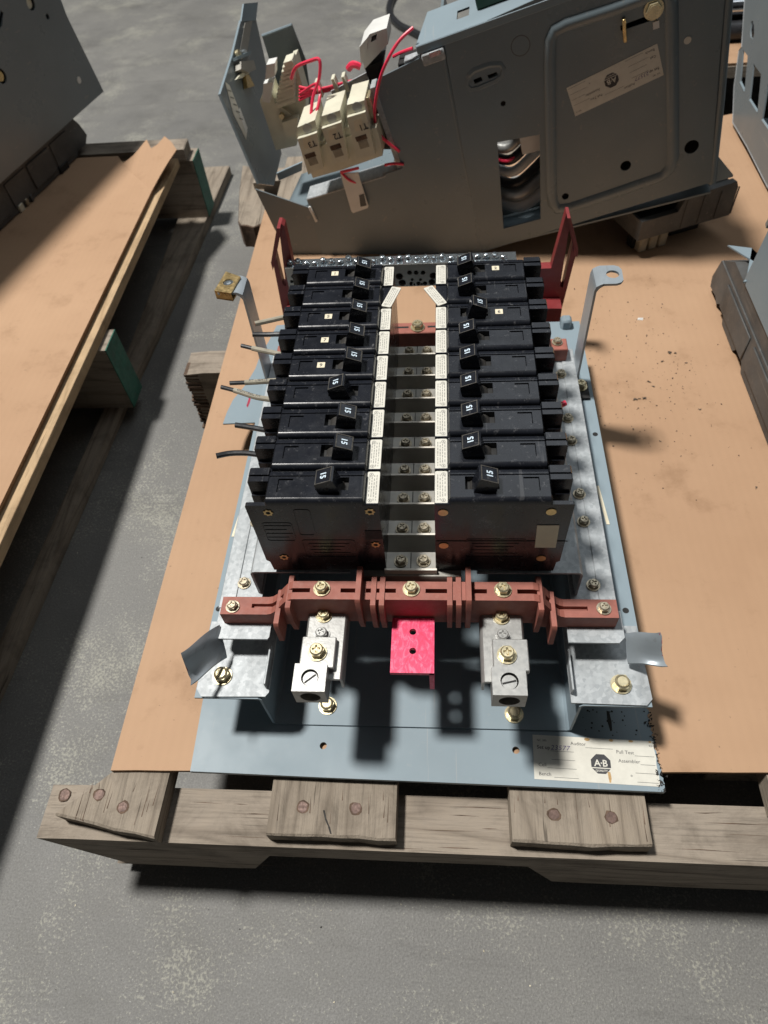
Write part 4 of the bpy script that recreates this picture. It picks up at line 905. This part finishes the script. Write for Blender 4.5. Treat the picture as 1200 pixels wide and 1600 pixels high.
for x, y in ((838, 520), (846, 545), (850, 570), (858, 600)): q = ab(*Z7(x, y), 0); mb.box((q[0]-5, q[1]-3, -8), (q[0]+4, q[1]+3, 8), 'zinc', .6)
mb.prism([ab(*Z7(*p), 0) for p in ((730, 545), (780, 525), (785, 545), (735, 560))], -8, 4, 'white'); obj('contact_stud', mb, blk)
mb = MB(U); c = -40; mb.prism([ab(*Z7(*p), c) for p in ((640, 490), (830, 390), (850, 470), (700, 590))], c-2, c, 'galv'); mb.prism([ab(*Z7(*p), c) for p in ((820, 370), (920, 330), (900, 470), (850, 460))], c-40, c-3, 'bdark'); mb.prism([ab(*Z7(*p), -12) for p in ((860, 520), (925, 480), (930, 640), (1000, 800), (900, 800))], -14, -12, 'bdark'); obj('inner_frame', mb, un_)
mb = MB(U); c = -34
mb.prism([ab(*Z7(*p), c) for p in ((800, 245), (850, 182), (940, 150), (948, 235), (820, 372))], c-34, c, 'white', [[ab(*Z7(*p), c) for p in ((858, 195), (888, 182), (884, 212), (856, 226))]]); mb.prism([ab(*Z7(*p), c) for p in ((796, 245), (842, 190), (836, 262), (806, 350))], c, c+3, 'white'); obj('plug_connector', mb, un_)
def wire(pts, r=1.55, m_='pinkwire'):
    P = [U(*ab(*Z7(x, y), c_), c_) for x, y, c_ in pts]; mb = MB(); mb.tube(spline(P, 6), r, m_, 8); obj('wire', mb, un_)
wire([(430, 420, -40), (455, 360, -30), (530, 326, -24), (580, 322, -20), (578, 420, -16), (545, 520, -10), (533, 640, 2)], 1.7)
wire([(552, 640, 2), (575, 560, -6), (582, 490, -16), (560, 450, -30), (480, 500, -44)])
for k in range(5): wire([(472, 465+18*k, -48), (550, 478+6*k, -44), (620, 468+5*k, -44), (720, 440+6*k, -44), (835, 418+9*k, -44)], 1.35)
wire([(1082, 148, -6), (1010, 215, 0), (950, 310, 6), (905, 420, 8), (878, 560, 8), (880, 660, 6), (915, 735, 4), (1008, 812, 1)], 1.6)
wire([(1080, 258, -16), (1020, 280, -18), (975, 303, -22)]); wire([(930, 884, 3), (980, 876, 4), (1030, 880, 1)]); wire([(695, 922, 6), (740, 912, 10), (790, 900, 6)]); wire([(698, 925, 6), (740, 965, 6), (802, 985, 2)], 1.3); wire([(735, 368, -36), (760, 345, -34), (800, 358, -34)], 3.4)
mb = MB(U)
for x, y in ((668, 450), (722, 438), (580, 470)): q = ab(*Z7(x, y), -44); mb.box((q[0]-2, q[1]-8, -49), (q[0]+2, q[1]+8, -38), 'cream', .6)
obj('cable_tie', mb, un_)
mb = MB(U); mb.prism([ab(*Z7(*p), 5) for p in ((692, 935), (786, 925), (842, 1105), (838, 1115), (760, 1142), (750, 1130))], 3.6, 5, 'white'); mb.prism([ab(*Z7(*p), 5) for p in ((792, 1045), (818, 1038), (832, 1100), (800, 1108))], 5.05, 5.3, 'moulding'); obj('tag_strip', mb, un_)
mb = MB(U); mb.prism([ab(*Z7(*p), -30) for p in ((350, 930), (486, 870), (484, 915), (362, 968))], -33, -30, 'paint'); obj('lower_bracket', mb, un_)
# dark moulded base with stab connectors that carries the raised corner
A0, B0 = onz(996, 377, -152), onz(1139, 336, -152); ub = (B0-A0); LB = ub.length; ub.normalize(); vb = Vector((-ub.y, ub.x, 0)); FB = frame(A0, ub, (0, 0, 1), vb)
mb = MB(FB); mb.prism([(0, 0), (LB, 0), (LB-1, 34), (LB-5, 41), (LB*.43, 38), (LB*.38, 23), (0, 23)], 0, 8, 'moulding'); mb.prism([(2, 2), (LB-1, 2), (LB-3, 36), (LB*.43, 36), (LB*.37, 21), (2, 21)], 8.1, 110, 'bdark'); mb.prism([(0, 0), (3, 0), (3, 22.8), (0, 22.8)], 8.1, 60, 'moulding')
for k in range(4): mb.box((LB*.45+k*22, 2, -.9), (LB*.45+k*22+1.2, 34, .2), 'moulding')
bs_ = obj('moulded_base', mb, un_)
q = onz(1003, 384, -163); mb = MB(FB)
for k in range(3): mb.box((10+13*k, -21.9, 6), (21+13*k, -.2, 16), 'sleeve', 1.5)
mb.box((8, -21.9, 17), (50, -.2, 30), 'bdark', 1); mb.box((LB-60, -21.9, 20), (LB-20, -.2, 60), 'bdark', 1); obj('stab_clip', mb, un_)

# ================================================================ LEFT PALLET
lp = thing('wooden_pallet', 'pallet with green painted stringer ends on the left, carrying its own cardboard sheet', 'pallet', (-600, 300, FLOOR))
for nm, y0, y1, xe in (('a', 374, 412, -369), ('b', 816, 856, -362), ('c', -260, -222, -372)):
    mb = MB(FXZ); mb.prism(rect(-1300, -286, xe-1.2, -194), y0, y1, 'wood_x'); st_ = obj('stringer', mb, lp)
    mb = MB(FXZ); mb.prism(rect(xe-1.1, -286, xe, -194), y0, y1, 'green'); obj('painted_end', mb, st_)
lb1 = wood_board([(-1300, -300), (-387, -300), (-386.5, 200), (-387, 858), (-1300, 858)], -193.4, -180, 'wood_newy')
for x0, x1 in ((-480, -379), (-600, -495), (-720, -620), (-850, -740)): obj('deck_board', wood_board([(x0, -300), (x1, -300), (x1+.6, 200), (x1, 800), (x0, 800)], -193.4, -181.4, 'wood_newy'), lp)
obj('end_board', wood_board([(-1200, 805), (-372, 815), (-373, 850), (-1200, 850)], -193.4, -176, 'wood_x'), lp)
obj('bottom_board', wood_board([(-432, -200), (-412, -200), (-403, 13), (-387.4, 416), (-371, 676), (-360, 985), (-420, 985), (-412, 676), (-408, 416), (-420, 13)], -302.6, -286.4, 'wood_y'), lp)  # darker wood chosen to paint in the shade under the pallet
mb = MB(); mb.prism([(-1300, -300), (-390, -300), (-390.6, 130), (-389.5, 500), (-389, 735), (-393, 770), (-404, 792), (-455, 776), (-470, 800), (-1300, 806)], CB-3.6, CB, 'card', side='cardedge'); lcard = solo('cardboard_sheet', mb, 'tan cardboard sheet with a torn corner on the left pallet', 'cardboard sheet', (-600, 300, CB-3.6))
# torn upturned corner
mb = MB(); rr = random.Random(4); V = []
q0, q1 = Vector((-390, 690, CB-1)), Vector((-458, 772, CB-1)); tips = [onz(276, 234, CB+16), onz(268, 222, CB+18), onz(257, 213, CB+20), onz(246, 226, CB+16), onz(236, 232, CB+15), onz(229, 218, CB+17), onz(216, 234, CB+10), onz(203, 250, CB+2)]
k = len(tips)-1
for lay in (0, -2.4):
    for i, tpt in enumerate(tips):
        r0 = q0.lerp(q1, i/k)
        for j in range(4): p = r0.lerp(tpt, j/3); V.append((p.x, p.y, p.z+lay+(1.8*math.sin(j) if j else 0)))
F = [(i*4+j, i*4+j+1, (i+1)*4+j+1, (i+1)*4+j) for i in range(k) for j in range(3)]; h = (k+1)*4
mb.add(V, F+[tuple(x+h for x in reversed(q)) for q in F], 'card'); i0 = mb.idx('cardedge')
E_ = [(i*4+3, (i+1)*4+3, h+(i+1)*4+3, h+i*4+3) for i in range(k)]+[(j, j+1, h+j+1, h+j) for j in range(3)]+[(k*4+j, k*4+j+1, h+k*4+j+1, h+k*4+j) for j in range(3)]
mb.fc += [list(q) for q in E_]; mb.mi += [i0]*len(E_); obj('torn_corner', mb, lcard)
# unit on the left pallet
d_ = Vector((52, 227, 0)).normalized(); n_v = Vector((d_.y, -d_.x, 0)); FL_ = frame((-579, 602, 0), d_, (0, 0, 1), n_v)
lu = thing('motor_control_unit', 'grey sheet metal unit standing on a dusty moulded base on the left pallet', 'control unit', (-600, 700, CB))
mb = MB(FL_); 
mb.prism([(-400, -125), (309, -123), (286, 3), (258, 160), (-400, 160)], 6, 8, 'paint2', [circ(228, 17, 8, 16), circ(121, -29, 8.5, 18), circ(250, -5, 3.4, 12), [(150, 12), (158, 20), (170, 28), (172, 24), (160, 14)]]); plt = obj('side_plate', mb, lu)
mb = MB(FL_); mb.box((-398, -122, -240), (300, 158, 0), 'paint3'); obj('box_body', mb, lu)
mb = MB(FL_); mb.prism(circ(121, -29, 6, 16), 4, 6, 'brass'); mb.prism(circ(263, -89, 4.6, 14), 8, 8.5, 'white'); mb.prism(circ(228, 17, 6, 16), 2, 5, 'cream'); obj('rivet', mb, plt)
mb = MB(FL_)
mb.prism([(-400, -172), (40, -172), (44, -173), (205, -172), (210, -166), (232, -168), (243, -158), (236, -140), (226, -126), (-400, -127)], -120, 0, 'moulding')
for s0, s1, zz in ((-60, 34, 2.2), (44, 92, 1.6), (96, 150, 2.4), (156, 200, 1.4)): mb.box((s0, -166, 0), (s1, -132, zz), 'moulding', 1.2)
obj('moulded_base', mb, lu)
mb = MB(FL_)
for s0, w_, m_ in ((46, 14, 'cream'), (62, 10, 'zincdull'), (74, 9, 'moulding'), (152, 26, 'bdark')): mb.box((s0, -173.9, -16), (s0+w_, -172, -2), m_, .4); mb.box((s0+2, -173.9, -3), (s0+w_-2, -164, 3), m_, .8)
obj('stab_clip', mb, lu)

# ================================================================ RIGHT UNITS
ru = thing('motor_control_unit', 'blue grey unit on a dusty moulded base at the right edge of the cardboard', 'control unit', (400, 250, CB))
FR = lambda a, b, c: Vector((311-c, a, b))          # (y, z, outwards to the left)
mb = MB(FR); mb.prism([(-60, -116), (357, -115), (350, -58), (335, 60), (-60, 60)], -2, 0, 'paint'); obj('side_plate', mb, ru)
mb = MB(FR); mb.box((-58, -114, -200), (346, 58, -3), 'paint2'); obj('box_body', mb, ru)
mb = MB(FR); mb.prism([(357.5, -60), (362, -58), (352, -20), (347, -20)], -6, -1, 'alu'); obj('edge_trim', mb, ru)
t_ = [onz(*p, -111) for p in ((1137, 383), (1175, 387.5), (1166, 436), (1161, 440))]; mb = MB(); mb.prism([(p.x, p.y) for p in t_]+[(345, 352)], -112.4, -111, 'paint'); obj('corner_tab', mb, ru)
mb = MB(FR)
prof_ = [(-60, -172), (150, -172), (156, -166), (166, -168), (174, -173), (292, -173), (298, -166), (318, -166), (324, -173), (366, -173), (374, -163), (388, -164), (396, -170), (404, -166), (424, -168), (428, -158), (419, -133), (-60, -133)]
mb.prism(prof_, -110, 0, 'moulding'); mb.prism([(-60, -133), (419, -133), (392, -117), (-60, -118)], -108, -1.5, 'moulding')
for s0, s1 in ((60, 160), (176, 288), (300, 384)): mb.box((s0, -164, 0), (s1, -137, 1.6), 'moulding', 1)
obj('moulded_base', mb, ru)
r2 = thing('motor_control_unit', 'grey unit with rectangular slots in its side plate, far right behind', 'control unit', (470, 700, CB))
FR2 = lambda a, b, c: Vector((425-c, a, b))
q = lambda *P: [(p.y, p.z) for p in (CAM+ray(*xy)*((425-CAM.x)/ray(*xy).x) for xy in P)]
z6 = lambda x, y: (1080+x/3.81, y/3.81)
out_ = q(z6(318, 0), z6(300, 280), z6(284, 300), z6(255, 520), z6(247, 730), z6(330, 870), z6(457, 1120))
out_ = [(out_[0][0]+30, out_[0][1]+90)]+out_+[(400, out_[-1][1]), (400, out_[0][1]+90)]
hs = [q(z6(300, 288), z6(338, 330), z6(318, 548), z6(282, 485)), q(z6(370, 378), z6(416, 442), z6(394, 670), z6(346, 595)), q(z6(455, 500), z6(500, 560), z6(480, 800), z6(420, 715)), q(z6(357, 130), z6(366, 122), z6(374, 150), z6(374, 205), z6(366, 235), z6(352, 220), z6(350, 180))]
hs[0] = q(z6(308, 296), z6(336, 332), z6(317, 546), z6(290, 490))
mb = MB(FR2); mb.prism(out_, -2, 0, 'paint2', hs); obj('side_plate', mb, r2)
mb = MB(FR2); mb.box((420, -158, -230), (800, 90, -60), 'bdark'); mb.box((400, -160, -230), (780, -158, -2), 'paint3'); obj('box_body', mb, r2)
mb = MB(FR2)
for h_ in hs[:3]: a_, b_ = h_[3], h_[2]; mb.tube([(a_[0], a_[1], -1), (b_[0], b_[1], -1)], 1.5, 'paint', 6)
e_ = out_[1:8]; mb.tube([(p[0], p[1], -1) for p in e_], 1.6, 'galv', 6); obj('cut_edge', mb, r2)

# ================================================================ FAR BACKGROUND
fp_ = thing('wooden_pallet', 'far pallet half hidden behind the tilted unit at upper right', 'pallet', (700, 1300, FLOOR))
obj('deck_board', wood_board([(380, 1000), (1200, 1000), (1200, 1120), (380, 1120)], -194, -178, 'wood_x'), fp_); obj('deck_board', wood_board([(380, 1140), (1200, 1140), (1200, 1500), (380, 1500)], -194, -178, 'wood_x'), fp_)
for x in (395, 800, 1160):
    mb = MB(); mb.box((x, 1006, -300), (x+38, 1500, -194.2), 'wood_y'); obj('stringer', mb, fp_)
mb = MB(); mb.prism([(382, 1003), (1190, 1003), (1190, 1500), (382, 1500)], -177.8, CB, 'card', side='cardedge'); solo('cardboard_sheet', mb, 'sliver of tan cardboard on the far pallet at upper right', 'cardboard sheet', (780, 1250, -177.8))
mb = MB(); cyl_ = lambda x0, x1, y, z, r, m_: mb.tube([(x0, y, z), (x1, y, z)], r, m_, 18)
cyl_(400, 900, 1090, CB+14, 14, 'blackwire'); cyl_(400, 900, 1112, CB+40, 13, 'chrome'); cyl_(400, 900, 1122, CB+66, 13, 'blackwire'); cyl_(400, 900, 1130, CB+92, 14, 'chrome'); mb.box((396, 1126, CB+.3), (900, 1200, CB+120), 'bdark', 2)
solo('cable_coil', mb, 'shiny black and chrome coil lying on the far pallet', 'coil', (650, 1130, CB))
mb = MB(); P = [onz(x, y, -296) for x, y in ((700, 75), (668, 62), (645, 50), (625, 40), (612, 27), (608, 14), (612, 0), (622, -14), (640, -26))]; mb.tube(spline(P, 6), 8, 'blackwire', 10); solo('rubber_hose', mb, 'black hose curling on the concrete floor behind the units', 'hose', (-60, 1650, -303))
mb = wood_board([tuple(onz(x, y, -205)[:2]) for x, y in ((376, 352), (372, 346), (374, 300), (379, 258), (402, 262), (424, 330), (414, 340), (408, 350), (396, 355), (386, 352))], -238, -205, 'wood_y', 'rot'); solo('broken_plank', mb, 'broken grey plank end poking out beneath the tilted unit', 'plank', (-240, 720, -238))
# litter on the floor
mb = MB(); rr = random.Random(8)
for i in range(160):
    x = rr.uniform(-400, 400); y = rr.uniform(-420, -150) if i % 2 else rr.uniform(-330, 1500); s_ = rr.uniform(.4, 1.1); P = [(x+rr.uniform(-s_, s_), y+rr.uniform(-s_, s_), FLOOR+rr.uniform(.1, s_)) for _ in range(4)]
    mb.add(P+[(x, y, FLOOR)], [(0, 1, 2), (0, 2, 3), (0, 1, 4), (1, 2, 4), (2, 3, 4), (3, 0, 4)], 'label2' if i % 3 else 'soot')
solo('floor_grit', mb, 'fine grit scattered over the concrete floor', 'grit', (0, 0, FLOOR), kind='stuff')
